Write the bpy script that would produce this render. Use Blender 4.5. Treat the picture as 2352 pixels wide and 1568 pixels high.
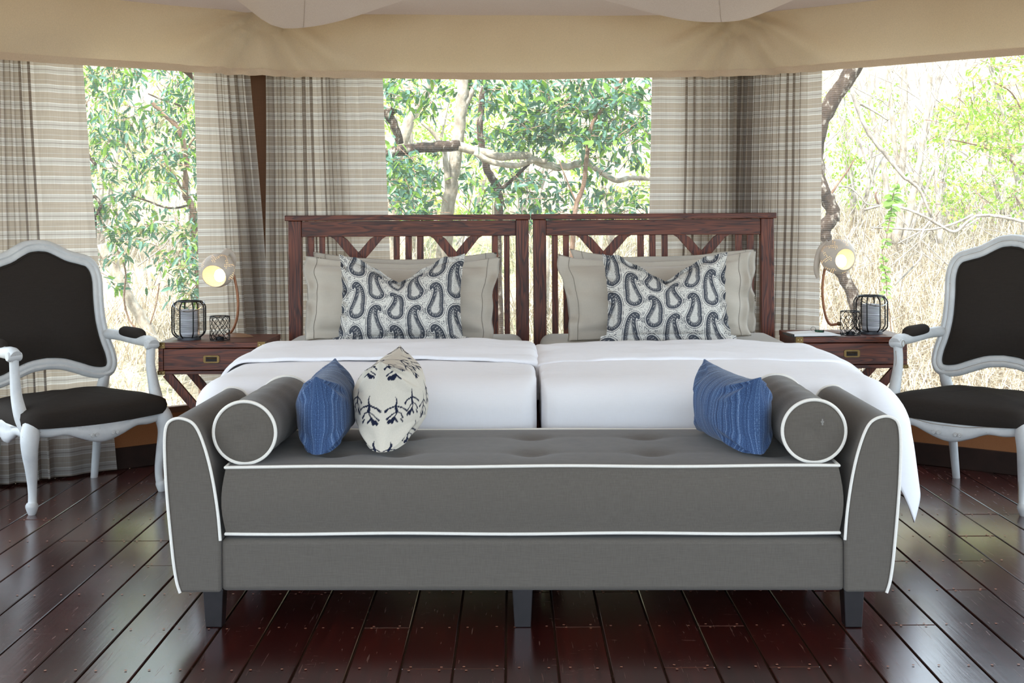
import bpy, math, random
import numpy as np
from mathutils import Vector, Matrix, noise

for _o in list(bpy.data.objects):
    bpy.data.objects.remove(_o)
SC = bpy.context.scene
COL = SC.collection
PI = math.pi

# ------------------------------------------------------------------ camera
F, EYE, ROLL = 2911.0, 1.25, 0.0058          # focal length in px of a 2352 px frame, eye height, camera roll
cam_data = bpy.data.cameras.new('camera')
cam_data.sensor_width = 36.0
cam_data.lens = F / 2352 * 36.0
cam_data.shift_y = (490 - 784) / 2352
cam_data.clip_start = 0.05
cam_data.clip_end = 400
cam = bpy.data.objects.new('camera', cam_data)
cam.matrix_world = Matrix.Translation((0, 0, EYE)) @ Matrix.Rotation(PI / 2, 4, 'X') @ Matrix.Rotation(-ROLL, 4, 'Z')
COL.objects.link(cam)
SC.camera = cam

# ------------------------------------------------------------------ sky, sun, exposure
world = bpy.data.worlds.new('sky')
SC.world = world
world.use_nodes = True
_bg = world.node_tree.nodes['Background']
_bg.inputs[0].default_value = (0.72, 0.86, 1.0, 1)
_bg.inputs[1].default_value = 3.0
sun_data = bpy.data.lights.new('sun', 'SUN')
sun_data.energy = 8.5
sun_data.angle = 0.03
sun_data.color = (1.0, 0.97, 0.92)
sun = bpy.data.objects.new('sun', sun_data)
sun.rotation_euler = Vector((0.35, 0.62, -1.0)).to_track_quat('-Z', 'Y').to_euler()
COL.objects.link(sun)
SC.view_settings.view_transform = 'Standard'
SC.view_settings.look = 'None'
SC.view_settings.gamma = 1.0
SC.view_settings.use_curve_mapping = False
SC.view_settings.exposure = 0.46
SC.cycles.use_denoising = True
SC.cycles.max_bounces = 10
SC.cycles.diffuse_bounces = 6
SC.cycles.transparent_max_bounces = 16
SC.cycles.sample_clamp_indirect = 8.0
SC.cycles.caustics_reflective = False
SC.cycles.caustics_refractive = False


def P(px, py, Y):
    """World point at depth Y seen at a pixel of the photograph: used to measure positions."""
    dx, dy = px - 1176.0, py - 490.0
    dx, dy = dx - ROLL * dy, dy + ROLL * dx
    return Vector((dx * Y / F, Y, EYE - dy * Y / F))


# ------------------------------------------------------------------ mesh helpers
class MB:
    def __init__(self):
        self.v, self.f = [], []

    def add(self, vs, fs):
        n = len(self.v)
        self.v += [tuple(p) for p in vs]
        self.f += [tuple(i + n for i in f) for f in fs]
        return self

    def box(self, x0, x1, y0, y1, z0, z1):
        return self.add([(x0, y0, z0), (x1, y0, z0), (x1, y1, z0), (x0, y1, z0), (x0, y0, z1), (x1, y0, z1), (x1, y1, z1), (x0, y1, z1)],
                        [(0, 3, 2, 1), (4, 5, 6, 7), (0, 1, 5, 4), (1, 2, 6, 5), (2, 3, 7, 6), (3, 0, 4, 7)])

    def bar(self, p, q, w, d, side=(0, 1, 0), w2=None, d2=None):
        """Bar from p to q; d is its size along side, w across."""
        p, q = Vector(p), Vector(q)
        t = (q - p).normalized()
        s = Vector(side)
        s = (s - t * s.dot(t)).normalized()
        n = t.cross(s)
        w2 = w if w2 is None else w2
        d2 = d if d2 is None else d2
        vs = []
        for c, ww, dd in ((p, w, d), (q, w2, d2)):
            for a, b in ((-1, -1), (1, -1), (1, 1), (-1, 1)):
                vs.append(c + n * (a * ww / 2) + s * (b * dd / 2))
        return self.add(vs, [(3, 2, 1, 0), (4, 5, 6, 7), (0, 1, 5, 4), (1, 2, 6, 5), (2, 3, 7, 6), (3, 0, 4, 7)])

    def tube(self, pts, r, seg=8, closed=False, flat=1.0, up=None):
        pts = [Vector(p) for p in pts]
        n = len(pts)
        rs = r if isinstance(r, (list, tuple)) else [r] * n
        tans = []
        for i in range(n):
            if closed:
                t = pts[(i + 1) % n] - pts[i - 1]
            else:
                t = pts[min(i + 1, n - 1)] - pts[max(i - 1, 0)]
            tans.append(t.normalized() if t.length > 1e-9 else Vector((0, 0, 1)))
        u = Vector(up) if up else (Vector((0, 0, 1)) if abs(tans[0].z) < 0.9 else Vector((1, 0, 0)))
        vs, fs = [], []
        for i in range(n):
            t = tans[i]
            u = (u - t * u.dot(t))
            u = u.normalized() if u.length > 1e-9 else t.orthogonal().normalized()
            b = t.cross(u)
            for k in range(seg):
                a = 2 * PI * k / seg
                vs.append(pts[i] + (u * math.cos(a) + b * (math.sin(a) * flat)) * rs[i])
        m = n if closed else n - 1
        for i in range(m):
            j = (i + 1) % n
            for k in range(seg):
                l = (k + 1) % seg
                fs.append((i * seg + k, i * seg + l, j * seg + l, j * seg + k))
        if not closed:
            fs.append(tuple(range(seg - 1, -1, -1)))
            fs.append(tuple(range((n - 1) * seg, n * seg)))
        return self.add(vs, fs)

    def lathe(self, prof, seg=24, c=(0, 0, 0), capb=True, capt=True):
        """prof: (radius, z) pairs about a vertical axis at c."""
        vs, fs = [], []
        for r, z in prof:
            for k in range(seg):
                a = 2 * PI * k / seg
                vs.append((c[0] + r * math.cos(a), c[1] + r * math.sin(a), c[2] + z))
        for i in range(len(prof) - 1):
            for k in range(seg):
                l = (k + 1) % seg
                fs.append((i * seg + k, i * seg + l, (i + 1) * seg + l, (i + 1) * seg + k))
        if capb:
            fs.append(tuple(range(seg - 1, -1, -1)))
        if capt:
            fs.append(tuple(range((len(prof) - 1) * seg, len(prof) * seg)))
        return self.add(vs, fs)

    def prism(self, poly, y0, y1):
        """Outline of (x, z) points extruded along y."""
        n = len(poly)
        vs = [(x, y0, z) for x, z in poly] + [(x, y1, z) for x, z in poly]
        fs = [(i, (i + 1) % n, n + (i + 1) % n, n + i) for i in range(n)]
        fs += [tuple(range(n - 1, -1, -1)), tuple(range(n, 2 * n))]
        return self.add(vs, fs)

    def grid(self, fn, nu, nv, cu=False, cv=False):
        vs = [fn(i, j) for j in range(nv) for i in range(nu)]
        fs = []
        for j in range(nv if cv else nv - 1):
            for i in range(nu if cu else nu - 1):
                i2, j2 = (i + 1) % nu, (j + 1) % nv
                fs.append((j * nu + i, j * nu + i2, j2 * nu + i2, j2 * nu + i))
        return self.add(vs, fs)

    def ball(self, c, r, seg=14, rings=9, sx=1, sy=1, sz=1):
        prof = [(r * math.sin(PI * i / rings), -r * math.cos(PI * i / rings)) for i in range(1, rings)]
        n0 = len(self.v)
        self.lathe([(a * 1.0, z) for a, z in prof], seg)
        for i in range(n0, len(self.v)):
            x, y, z = self.v[i]
            self.v[i] = (c[0] + x * sx, c[1] + y * sy, c[2] + z * sz)
        return self

    def build(self, name, mat, parent=None, smooth=40, bevel=0.0, seg=2):
        me = bpy.data.meshes.new(name)
        me.from_pydata(self.v, [], self.f)
        me.update()
        return link_mesh(name, me, mat, parent, smooth, bevel, seg)


def link_mesh(name, me, mat, parent=None, smooth=40, bevel=0.0, seg=2):
    if smooth:
        me.polygons.foreach_set('use_smooth', [True] * len(me.polygons))
        if smooth < 180:
            me.set_sharp_from_angle(angle=math.radians(smooth))
    if mat is not None:
        me.materials.append(mat)
    o = bpy.data.objects.new(name, me)
    COL.objects.link(o)
    if parent is not None:
        o.parent = parent
    if bevel:
        m = o.modifiers.new('bevel', 'BEVEL')
        m.width = bevel
        m.segments = seg
        m.limit_method = 'ANGLE'
        m.angle_limit = math.radians(40)
    return o


def np_mesh(name, V, Fq, mat, parent=None, smooth=40, colors=None):
    """Mesh from numpy arrays (all faces with the same corner count)."""
    me = bpy.data.meshes.new(name)
    V = np.asarray(V, dtype=np.float32).reshape(-1, 3)
    Fq = np.asarray(Fq, dtype=np.int32)
    k = Fq.shape[1]
    me.vertices.add(len(V))
    me.vertices.foreach_set('co', V.ravel())
    me.loops.add(Fq.size)
    me.loops.foreach_set('vertex_index', Fq.ravel())
    me.polygons.add(len(Fq))
    me.polygons.foreach_set('loop_start', np.arange(0, Fq.size, k, dtype=np.int32))
    me.update(calc_edges=True)
    me.validate()
    if colors is not None:
        at = me.color_attributes.new('print', 'FLOAT_COLOR', 'POINT')
        at.data.foreach_set('color', np.asarray(colors, dtype=np.float32).ravel())
    return link_mesh(name, me, mat, parent, smooth)


def tag(o, label=None, cat=None, group=None, kind=None):
    if label:
        o['label'] = label
    if cat:
        o['category'] = cat
    if group:
        o['group'] = group
    if kind:
        o['kind'] = kind
    return o


def thing(name, label, cat, loc=(0, 0, 0), rotz=0.0, group=None):
    o = bpy.data.objects.new(name, None)
    o.empty_display_size = 0.1
    COL.objects.link(o)
    o.location = loc
    o.rotation_euler = (0, 0, rotz)
    return tag(o, label, cat, group)


def struct(o):
    o['kind'] = 'structure'
    return o


def smooth_path(pts, n):
    """Catmull-Rom through pts, n samples."""
    pts = [Vector(p) for p in pts]
    ext = [pts[0] * 2 - pts[1]] + pts + [pts[-1] * 2 - pts[-2]]
    out = []
    m = len(pts) - 1
    for k in range(n):
        t = k / (n - 1) * m
        i = min(int(t), m - 1)
        t -= i
        a, b, c, d = ext[i:i + 4]
        out.append(0.5 * ((2 * b) + (c - a) * t + (2 * a - 5 * b + 4 * c - d) * t * t + (3 * b - a - 3 * c + d) * t ** 3))
    return out


def smooth_vals(vals, n):
    return [v.x for v in smooth_path([Vector((v, 0, 0)) for v in vals], n)]


# ------------------------------------------------------------------ material helpers
def srgb(h):
    c = [int(h[i:i + 2], 16) / 255 for i in (0, 2, 4)]
    return tuple([x / 12.92 if x <= 0.04045 else ((x + 0.055) / 1.055) ** 2.4 for x in c] + [1.0])


class Mat:
    def __init__(self, name, color=(0.5, 0.5, 0.5, 1), rough=0.7, spec=0.5, metal=0.0):
        self.m = bpy.data.materials.new(name)
        self.m.use_nodes = True
        self.nt = self.m.node_tree
        self.b = self.nt.nodes['Principled BSDF']
        self.out = self.nt.nodes['Material Output']
        self.b.inputs['Base Color'].default_value = color
        self.b.inputs['Roughness'].default_value = rough
        self.b.inputs['Specular IOR Level'].default_value = spec
        self.b.inputs['Metallic'].default_value = metal

    def n(self, kind, **kw):
        nd = self.nt.nodes.new(kind)
        for k, v in kw.items():
            if k in nd.inputs:
                nd.inputs[k].default_value = v
            else:
                setattr(nd, k, v)
        return nd

    def l(self, a, b):
        self.nt.links.new(a, b)

    def coords(self, scale=(1, 1, 1), which='Object', rot=(0, 0, 0)):
        tc = self.n('ShaderNodeTexCoord')
        mp = self.n('ShaderNodeMapping')
        mp.inputs['Scale'].default_value = scale
        mp.inputs['Rotation'].default_value = rot
        self.l(tc.outputs[which], mp.inputs[0])
        return mp.outputs[0]

    def noise(self, vec, scale=5.0, detail=3.0, rough=0.5, dist=0.0):
        nd = self.n('ShaderNodeTexNoise')
        nd.inputs['Scale'].default_value = scale
        nd.inputs['Detail'].default_value = detail
        nd.inputs['Roughness'].default_value = rough
        nd.inputs['Distortion'].default_value = dist
        self.l(vec, nd.inputs['Vector'])
        return nd.outputs['Fac']

    def ramp(self, fac, stops, interp='LINEAR'):
        nd = self.n('ShaderNodeValToRGB')
        nd.color_ramp.interpolation = interp
        el = nd.color_ramp.elements
        el[0].position, el[0].color = stops[0]
        el[1].position, el[1].color = stops[1]
        for p, c in stops[2:]:
            e = el.new(p)
            e.color = c
        self.l(fac, nd.inputs[0])
        return nd.outputs[0]

    def mix(self, fac, a, b, mode='MIX'):
        nd = self.n('ShaderNodeMix', data_type='RGBA', blend_type=mode)
        for sock, val in ((nd.inputs[0], fac), (nd.inputs[6], a), (nd.inputs[7], b)):
            if hasattr(val, 'links') or hasattr(val, 'is_linked'):
                self.l(val, sock)
            else:
                sock.default_value = val
        return nd.outputs[2]

    def math(self, op, a, b=0.0):
        nd = self.n('ShaderNodeMath', operation=op)
        for sock, val in ((nd.inputs[0], a), (nd.inputs[1], b)):
            if hasattr(val, 'is_linked'):
                self.l(val, sock)
            else:
                sock.default_value = val
        return nd.outputs[0]

    def color(self, sock):
        self.l(sock, self.b.inputs['Base Color'])

    def bump(self, height, strength=0.3, dist=0.01):
        nd = self.n('ShaderNodeBump')
        nd.inputs['Strength'].default_value = strength
        nd.inputs['Distance'].default_value = dist
        self.l(height, nd.inputs['Height'])
        self.l(nd.outputs[0], self.b.inputs['Normal'])

    def rough_from(self, fac, lo, hi):
        nd = self.n('ShaderNodeMapRange')
        nd.inputs['To Min'].default_value = lo
        nd.inputs['To Max'].default_value = hi
        self.l(fac, nd.inputs[0])
        self.l(nd.outputs[0], self.b.inputs['Roughness'])


def plain(name, hexcol, rough=0.6, spec=0.5, metal=0.0, var=0.08, scale=30):
    m = Mat(name, srgb(hexcol), rough, spec, metal)
    c = srgb(hexcol)
    f = m.noise(m.coords(), scale, 3)
    m.color(m.ramp(f, [(0.3, tuple(x * (1 - var) for x in c[:3]) + (1,)), (0.7, tuple(min(1, x * (1 + var)) for x in c[:3]) + (1,))]))
    return m.m


def fabric(name, hexcol, weave=420, var=0.16, rough=0.9, spec=0.2, sheen=0.15, bump=0.12):
    c = srgb(hexcol)
    m = Mat(name, c, rough, spec)
    a = m.noise(m.coords((weave, weave, weave * 0.06)), 1.0, 2)
    b = m.noise(m.coords((weave * 0.05, weave * 0.05, weave)), 1.0, 2)
    s = m.math('MULTIPLY', m.math('ADD', a, b), 0.5)
    m.color(m.ramp(s, [(0.3, tuple(x * (1 - var) for x in c[:3]) + (1,)), (0.7, tuple(min(1, x * (1 + var)) for x in c[:3]) + (1,))]))
    m.b.inputs['Sheen Weight'].default_value = sheen
    m.b.inputs['Sheen Roughness'].default_value = 0.5
    m.bump(s, bump, 0.002)
    return m.m


def wood(name, dark, mid, light, axis, rough=0.38, scale=1.0):
    """Stained open-grained wood, grain along the given axis."""
    m = Mat(name, srgb(mid), rough, 0.45)
    sc = [22 * scale, 22 * scale, 22 * scale]
    sc[axis] = 1.8 * scale
    v = m.coords(tuple(sc))
    fig = m.noise(v, 1.0, 2, 0.5, 0.6)
    rings = m.math('FRACT', m.math('MULTIPLY', fig, 9.0))
    sc2 = [160, 160, 160]
    sc2[axis] = 6
    pore = m.noise(m.coords(tuple(sc2)), 1.0, 3)
    base = m.ramp(rings, [(0.0, srgb(dark)), (0.35, srgb(mid)), (0.75, srgb(light)), (0.96, srgb(mid)), (1.0, srgb(dark))])
    pf = m.ramp(pore, [(0.36, (0.62, 0.6, 0.6, 1)), (0.52, (1, 1, 1, 1))])
    m.color(m.mix(1.0, base, pf, 'MULTIPLY'))
    m.rough_from(pore, rough + 0.15, rough - 0.05)
    m.bump(pore, 0.12, 0.002)
    return m.m


# ------------------------------------------------------------------ materials
MT = {}
MT['bench'] = fabric('charcoal_linen', '655f58', 520, 0.14)
MT['chair_cloth'] = fabric('dark_chair_cloth', '322d29', 500, 0.12, spec=0.08, sheen=0.0)
MT['piping'] = fabric('white_piping', 'f1ede4', 500, 0.05)
MT['duvet'] = fabric('white_cotton', 'f4f3f5', 600, 0.02, bump=0.03, sheen=0.05)
MT['sheet'] = fabric('beige_sheet', 'b3aca1', 500, 0.05, bump=0.04)
MT['pillow'] = fabric('beige_pillowcase', 'bdb5a8', 500, 0.05, bump=0.04)
MT['pale_mark'] = plain('pale_mark', '8f8c86', 0.9)
MT['pillow_seam'] = plain('pillow_seam', '8d877d', 0.9)
MT['leg'] = plain('black_brown_leg', '1b1618', 0.3, 0.5, var=0.3)
MT['wood_x'] = wood('mahogany_x', '38160c', '5c2916', '733820', 0)
MT['wood_y'] = wood('mahogany_y', '38160c', '5c2916', '733820', 1)
MT['wood_z'] = wood('mahogany_z', '38160c', '602b18', '783b22', 2)
MT['brass'] = plain('aged_brass', '6d5838', 0.38, 0.5, 1.0, 0.2)
MT['brass_light'] = plain('bright_brass_screw', 'd8c79a', 0.3, 0.5, 1.0)
MT['dark_recess'] = plain('dark_recess', '1c120d', 0.7)
MT['black_wire'] = plain('black_wire', '17171a', 0.4, 0.5, 0.6)
MT['steel_wire'] = plain('steel_wire', 'a9adb2', 0.25, 0.5, 1.0)
MT['lantern_base'] = plain('lantern_base', '4b4d52', 0.4, 0.5, 0.4)
MT['wax'] = plain('white_wax', 'd6d7dc', 0.55, 0.4, var=0.02)
MT['tin'] = plain('tealight_tin', '28282b', 0.35, 0.5, 0.8)
MT['gourd'] = plain('pale_gourd', 'c2b6a8', 0.6, 0.4, var=0.12, scale=18)
MT['lamp_arm'] = plain('copper_brown_wood', '8a5a3c', 0.3, 0.5, 0.4, 0.15)
MT['lamp_base'] = plain('lamp_base_wood', '8c6a50', 0.5)
MT['lamp_knob'] = plain('lamp_knob', '6b5232', 0.4, 0.5, 0.5)
MT['black_cover'] = plain('black_cover', '161617', 0.45)
MT['paper'] = plain('white_paper', 'e9e8e6', 0.8, 0.2, var=0.01)
MT['keyring_green'] = plain('green_braid', '10402c', 0.6, var=0.5, scale=260)
MT['canvas_brown'] = fabric('brown_canvas', '6a4c38', 300, 0.1)
MT['canvas_tan'] = fabric('tan_canvas', 'a06b45', 300, 0.1)
MT['skirting'] = plain('dark_skirting', '2c1c15', 0.7, 0.3, var=0.25, scale=14)
MT['subfloor'] = plain('floor_gap_dirt', '4a382c', 0.9, 0.2)
MT['nail'] = plain('nail_copper', 'a5745e', 0.6, 0.4, 0.2)
MT['bulb'] = None


def mat_paint():
    """White chair paint with brown rubbed edges and small chips."""
    m = Mat('distressed_white_paint', srgb('c9cfd4'), 0.45, 0.4)
    v = m.coords()
    big = m.noise(v, 14, 5, 0.6)
    chips = m.ramp(m.noise(v, 95, 3, 0.7), [(0.70, (0, 0, 0, 1)), (0.735, (1, 1, 1, 1))])
    base = m.ramp(big, [(0.3, srgb('c6c8c8')), (0.7, srgb('d8d9d7'))])
    geo = m.n('ShaderNodeNewGeometry')
    edge = m.ramp(geo.outputs['Pointiness'], [(0.56, (0, 0, 0, 1)), (0.66, (0.5, 0.5, 0.5, 1))])
    fac = m.math('MAXIMUM', chips, edge)
    m.color(m.mix(fac, base, srgb('8b7560')))
    return m.m


MT['paint'] = mat_paint()
MT['paint_line'] = plain('rubbed_brown_line', '8f7c66', 0.7)


def mat_curtain():
    m = Mat('striped_linen_curtain', srgb('8f8478'), 0.95, 0.1)
    tc = m.n('ShaderNodeTexCoord')
    sep = m.n('ShaderNodeSeparateXYZ')
    m.l(tc.outputs['Object'], sep.inputs[0])
    t = m.math('FRACT', m.math('MULTIPLY', sep.outputs[2], 1 / 0.0865))
    A, B, Wt, D = srgb('b3a698'), srgb('c0b9b1'), srgb('dad6d1'), srgb('877b71')
    stripes = m.ramp(t, [(0.0, A), (0.22, A), (0.23, Wt), (0.26, Wt), (0.27, B), (0.425, B), (0.43, D), (0.452, D), (0.457, B), (0.60, B), (0.61, Wt),
                         (0.645, Wt), (0.655, A), (0.86, A), (0.87, B), (0.90, B), (0.91, A)])
    wob = m.noise(m.coords((420, 420, 1.5)), 1.0, 2)
    thr = m.noise(m.coords((4, 4, 700)), 1.0, 2)
    w1 = m.ramp(wob, [(0.3, (0.90, 0.89, 0.88, 1)), (0.7, (1.05, 1.05, 1.05, 1))])
    w2 = m.ramp(thr, [(0.3, (0.86, 0.86, 0.86, 1)), (0.7, (1.08, 1.08, 1.08, 1))])
    col = m.mix(1.0, m.mix(1.0, stripes, w1, 'MULTIPLY'), w2, 'MULTIPLY')
    df = m.n('ShaderNodeBsdfDiffuse')
    tr = m.n('ShaderNodeBsdfTranslucent')
    m.l(col, df.inputs[0])
    m.l(col, tr.inputs[0])
    mx = m.n('ShaderNodeMixShader')
    mx.inputs[0].default_value = 0.58
    m.l(df.outputs[0], mx.inputs[1])
    m.l(tr.outputs[0], mx.inputs[2])
    m.l(mx.outputs[0], m.out.inputs[0])
    return m.m


MT['curtain'] = mat_curtain()


def mat_canvas(name, c1, c2, trans):
    m = Mat(name, srgb(c1), 0.95, 0.1)
    big = m.noise(m.coords(), 1.6, 4, 0.6)
    fine = m.noise(m.coords((260, 260, 260)), 1.0, 2)
    col = m.ramp(big, [(0.3, srgb(c1)), (0.7, srgb(c2))])
    f2 = m.ramp(fine, [(0.3, (0.93, 0.93, 0.93, 1)), (0.7, (1.05, 1.05, 1.05, 1))])
    col = m.mix(1.0, col, f2, 'MULTIPLY')
    df = m.n('ShaderNodeBsdfDiffuse')
    tr = m.n('ShaderNodeBsdfTranslucent')
    m.l(col, df.inputs[0])
    m.l(col, tr.inputs[0])
    mx = m.n('ShaderNodeMixShader')
    mx.inputs[0].default_value = trans
    m.l(df.outputs[0], mx.inputs[1])
    m.l(tr.outputs[0], mx.inputs[2])
    m.l(mx.outputs[0], m.out.inputs[0])
    return m.m


MT['valance'] = mat_canvas('cream_canvas', 'dccab0', 'd4c0a4', 0.2)
MT['hem'] = mat_canvas('peach_hem', 'd4c0a9', 'cab29b', 0.16)
MT['ceiling'] = mat_canvas('pale_ceiling_cloth', 'b3a49a', 'ad9d92', 0.06)
MT['wall_canvas'] = mat_canvas('tan_wall_canvas', 'a87450', '9a6642', 0.12)


def mat_screen():
    """Fine pale insect netting: mostly open, thin threads catching light."""
    m = Mat('insect_screen', (0.8, 0.8, 0.8, 1), 0.9, 0.0)
    tc = m.n('ShaderNodeTexCoord')
    sep = m.n('ShaderNodeSeparateXYZ')
    m.l(tc.outputs['Object'], sep.inputs[0])
    z = m.math('SINE', m.math('MULTIPLY', sep.outputs[2], 2 * PI / 0.0105))
    fac = m.n('ShaderNodeMapRange')
    fac.inputs['From Min'].default_value = -1
    fac.inputs['From Max'].default_value = 1
    fac.inputs['To Min'].default_value = 0.04
    fac.inputs['To Max'].default_value = 0.15
    m.l(z, fac.inputs[0])
    df = m.n('ShaderNodeBsdfDiffuse')
    df.inputs[0].default_value = (0.8, 0.82, 0.82, 1)
    tl = m.n('ShaderNodeBsdfTranslucent')
    tl.inputs[0].default_value = (0.8, 0.82, 0.82, 1)
    th = m.n('ShaderNodeMixShader')
    th.inputs[0].default_value = 0.5
    m.l(df.outputs[0], th.inputs[1])
    m.l(tl.outputs[0], th.inputs[2])
    tp = m.n('ShaderNodeBsdfTransparent')
    mx = m.n('ShaderNodeMixShader')
    m.l(fac.outputs[0], mx.inputs[0])
    m.l(tp.outputs[0], mx.inputs[1])
    m.l(th.outputs[0], mx.inputs[2])
    m.l(mx.outputs[0], m.out.inputs[0])
    return m.m


MT['screen'] = mat_screen()


def mat_planks():
    """Polished dark red floor boards, scuffed and dusty in places."""
    m = Mat('polished_red_board', srgb('35130f'), 0.25, 0.5)
    obj = m.n('ShaderNodeObjectInfo')
    v = m.coords()
    vv = m.n('ShaderNodeVectorMath', operation='ADD')
    m.l(v, vv.inputs[0])
    sc = m.n('ShaderNodeVectorMath', operation='SCALE')
    sc.inputs['Scale'].default_value = 30.0
    cx = m.n('ShaderNodeCombineXYZ')
    m.l(obj.outputs['Random'], cx.inputs[0])
    m.l(cx.outputs[0], sc.inputs[0])
    m.l(sc.outputs[0], vv.inputs[1])
    mp = m.n('ShaderNodeMapping')
    mp.inputs['Scale'].default_value = (60, 2.2, 60)
    m.l(vv.outputs[0], mp.inputs[0])
    grain = m.noise(mp.outputs[0], 1.0, 4, 0.6, 0.4)
    c1 = m.ramp(grain, [(0.25, srgb('260c0a')), (0.55, srgb('3c1612')), (0.8, srgb('4a1c16'))])
    tint = m.ramp(obj.outputs['Random'], [(0.0, (0.78, 0.8, 0.85, 1)), (0.6, (1.0, 1.0, 1.0, 1)), (1.0, (1.25, 1.08, 1.0, 1))])
    c2 = m.mix(1.0, c1, tint, 'MULTIPLY')
    patch = m.noise(v, 2.3, 5, 0.65)
    mp2 = m.n('ShaderNodeMapping')
    mp2.inputs['Scale'].default_value = (9, 55, 9)
    mp2.inputs['Rotation'].default_value = (0, 0, 0.5)
    m.l(v, mp2.inputs[0])
    scr = m.noise(mp2.outputs[0], 1.0, 6, 0.75, 1.2)
    mp3 = m.n('ShaderNodeMapping')
    mp3.inputs['Scale'].default_value = (150, 7, 9)
    mp3.inputs['Rotation'].default_value = (0, 0, 0.35)
    m.l(v, mp3.inputs[0])
    scr2 = m.noise(mp3.outputs[0], 1.0, 2, 0.5, 0.6)
    s1 = m.ramp(scr, [(0.60, (0, 0, 0, 1)), (0.72, (1, 1, 1, 1))])
    s2 = m.ramp(scr2, [(0.68, (0, 0, 0, 1)), (0.72, (1, 1, 1, 1))])
    pm = m.ramp(patch, [(0.40, (0, 0, 0, 1)), (0.58, (1, 1, 1, 1))])
    wear = m.math('MAXIMUM', m.math('MULTIPLY', m.math('MULTIPLY', s1, pm), 0.75), m.math('MULTIPLY', s2, 0.6))
    m.color(m.mix(wear, c2, srgb('6e4f45')))
    rr = m.math('ADD', m.math('MULTIPLY', patch, 0.28), m.math('MULTIPLY', wear, 0.35))
    m.rough_from(rr, 0.14, 0.66)
    m.l(m.ramp(wear, [(0.0, (0.6, 0.6, 0.6, 1)), (0.6, (0.05, 0.05, 0.05, 1))]), m.b.inputs['Coat Weight'])
    m.b.inputs['Coat Roughness'].default_value = 0.2
    m.b.inputs['Specular IOR Level'].default_value = 0.7
    m.bump(m.math('ADD', grain, m.math('MULTIPLY', patch, 3.0)), 0.10, 0.004)
    return m.m


MT['plank'] = mat_planks()


def mat_print(name, rough=0.9):
    m = Mat(name, (0.8, 0.8, 0.8, 1), rough, 0.2)
    at = m.n('ShaderNodeAttribute', attribute_name='print')
    w = m.noise(m.coords((500, 500, 500)), 1.0, 2)
    f2 = m.ramp(w, [(0.3, (0.93, 0.93, 0.93, 1)), (0.7, (1.05, 1.05, 1.05, 1))])
    m.color(m.mix(1.0, at.outputs['Color'], f2, 'MULTIPLY'))
    m.bump(w, 0.06, 0.002)
    return m.m


MT['paisley'] = mat_print('paisley_cotton')
MT['coral_print'] = mat_print('coral_print_linen')


def mat_blue():
    """Blue woven stripe: many fine shades running up the cushion."""
    m = Mat('blue_striped_weave', srgb('3a5283'), 0.9, 0.2)
    at = m.n('ShaderNodeAttribute', attribute_name='print')      # distance along the cloth
    sp = m.n('ShaderNodeMapping')
    sp.inputs['Scale'].default_value = (105, 0.6, 0.6)
    m.l(at.outputs['Vector'], sp.inputs[0])
    a = m.noise(sp.outputs[0], 1.0, 3, 0.7)
    wp = m.n('ShaderNodeMapping')
    wp.inputs['Scale'].default_value = (420, 260, 1)
    m.l(at.outputs['Vector'], wp.inputs[0])
    wv = m.noise(wp.outputs[0], 1.0, 2)
    f = m.math('ADD', a, m.math('MULTIPLY', m.math('SUBTRACT', wv, 0.5), 0.42))
    m.color(m.ramp(f, [(0.28, srgb('222f4f')), (0.42, srgb('34496f')), (0.54, srgb('466089')), (0.62, srgb('6781a8')), (0.72, srgb('93a6c0'))]))
    m.b.inputs['Sheen Weight'].default_value = 0.15
    m.bump(f, 0.2, 0.003)
    return m.m


MT['blue'] = mat_blue()


def mat_leaf(name, dark, light, trans, tcol, gloss=0.35):
    m = Mat(name, srgb(light), 0.35, 0.5)
    geo = m.n('ShaderNodeNewGeometry')
    col = m.ramp(geo.outputs['Random Per Island'], [(0.0, srgb(dark)), (1.0, srgb(light))])
    oi = m.n('ShaderNodeObjectInfo')
    col = m.mix(m.math('MULTIPLY', oi.outputs['Random'], 0.4), col, srgb(light))
    m.color(col)
    m.b.inputs['Roughness'].default_value = gloss
    tl = m.n('ShaderNodeBsdfTranslucent')
    tl.inputs[0].default_value = srgb(tcol)
    mx = m.n('ShaderNodeMixShader')
    mx.inputs[0].default_value = trans
    m.l(m.b.outputs[0], mx.inputs[1])
    m.l(tl.outputs[0], mx.inputs[2])
    m.l(mx.outputs[0], m.out.inputs[0])
    return m.m


MT['leaf_teal'] = mat_leaf('blue_green_leaf', '143626', '5c8471', 0.25, '4f8430', 0.36)
MT['leaf_green'] = mat_leaf('fresh_green_leaf', '31591a', '7ba03e', 0.35, '9cc83c', 0.4)
MT['leaf_pale'] = mat_leaf('cream_blossom', 'b9ab6e', 'e2dab0', 0.3, 'e8deb0', 0.6)
MT['leaf_lime'] = mat_leaf('lime_leaf', '6b8a2c', 'a5bb50', 0.35, 'aac840', 0.5)


def mat_bark(name, c1, c2, c3, scale):
    m = Mat(name, srgb(c1), 0.9, 0.2)
    f = m.noise(m.coords((scale, scale, scale * 0.5)), 1.0, 5, 0.65)
    m.color(m.ramp(f, [(0.3, srgb(c1)), (0.54, srgb(c2)), (0.72, srgb(c3))]))
    m.bump(f, 0.6, 0.02)
    return m.m


MT['bark_pale'] = mat_bark('pale_lichen_bark', '7e7262', 'a79d8d', 'cbc4b4', 22)
MT['bark_dark'] = mat_bark('dark_bark', '2b211b', '4a3c31', 'b9b2a5', 26)
MT['twig_grey'] = mat_bark('pale_grey_twig', '6e6459', 'a39b90', 'cfcac2', 20)
MT['twig_brown'] = mat_bark('brown_twig', '5a4436', '7c6350', '9a8573', 20)


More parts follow.
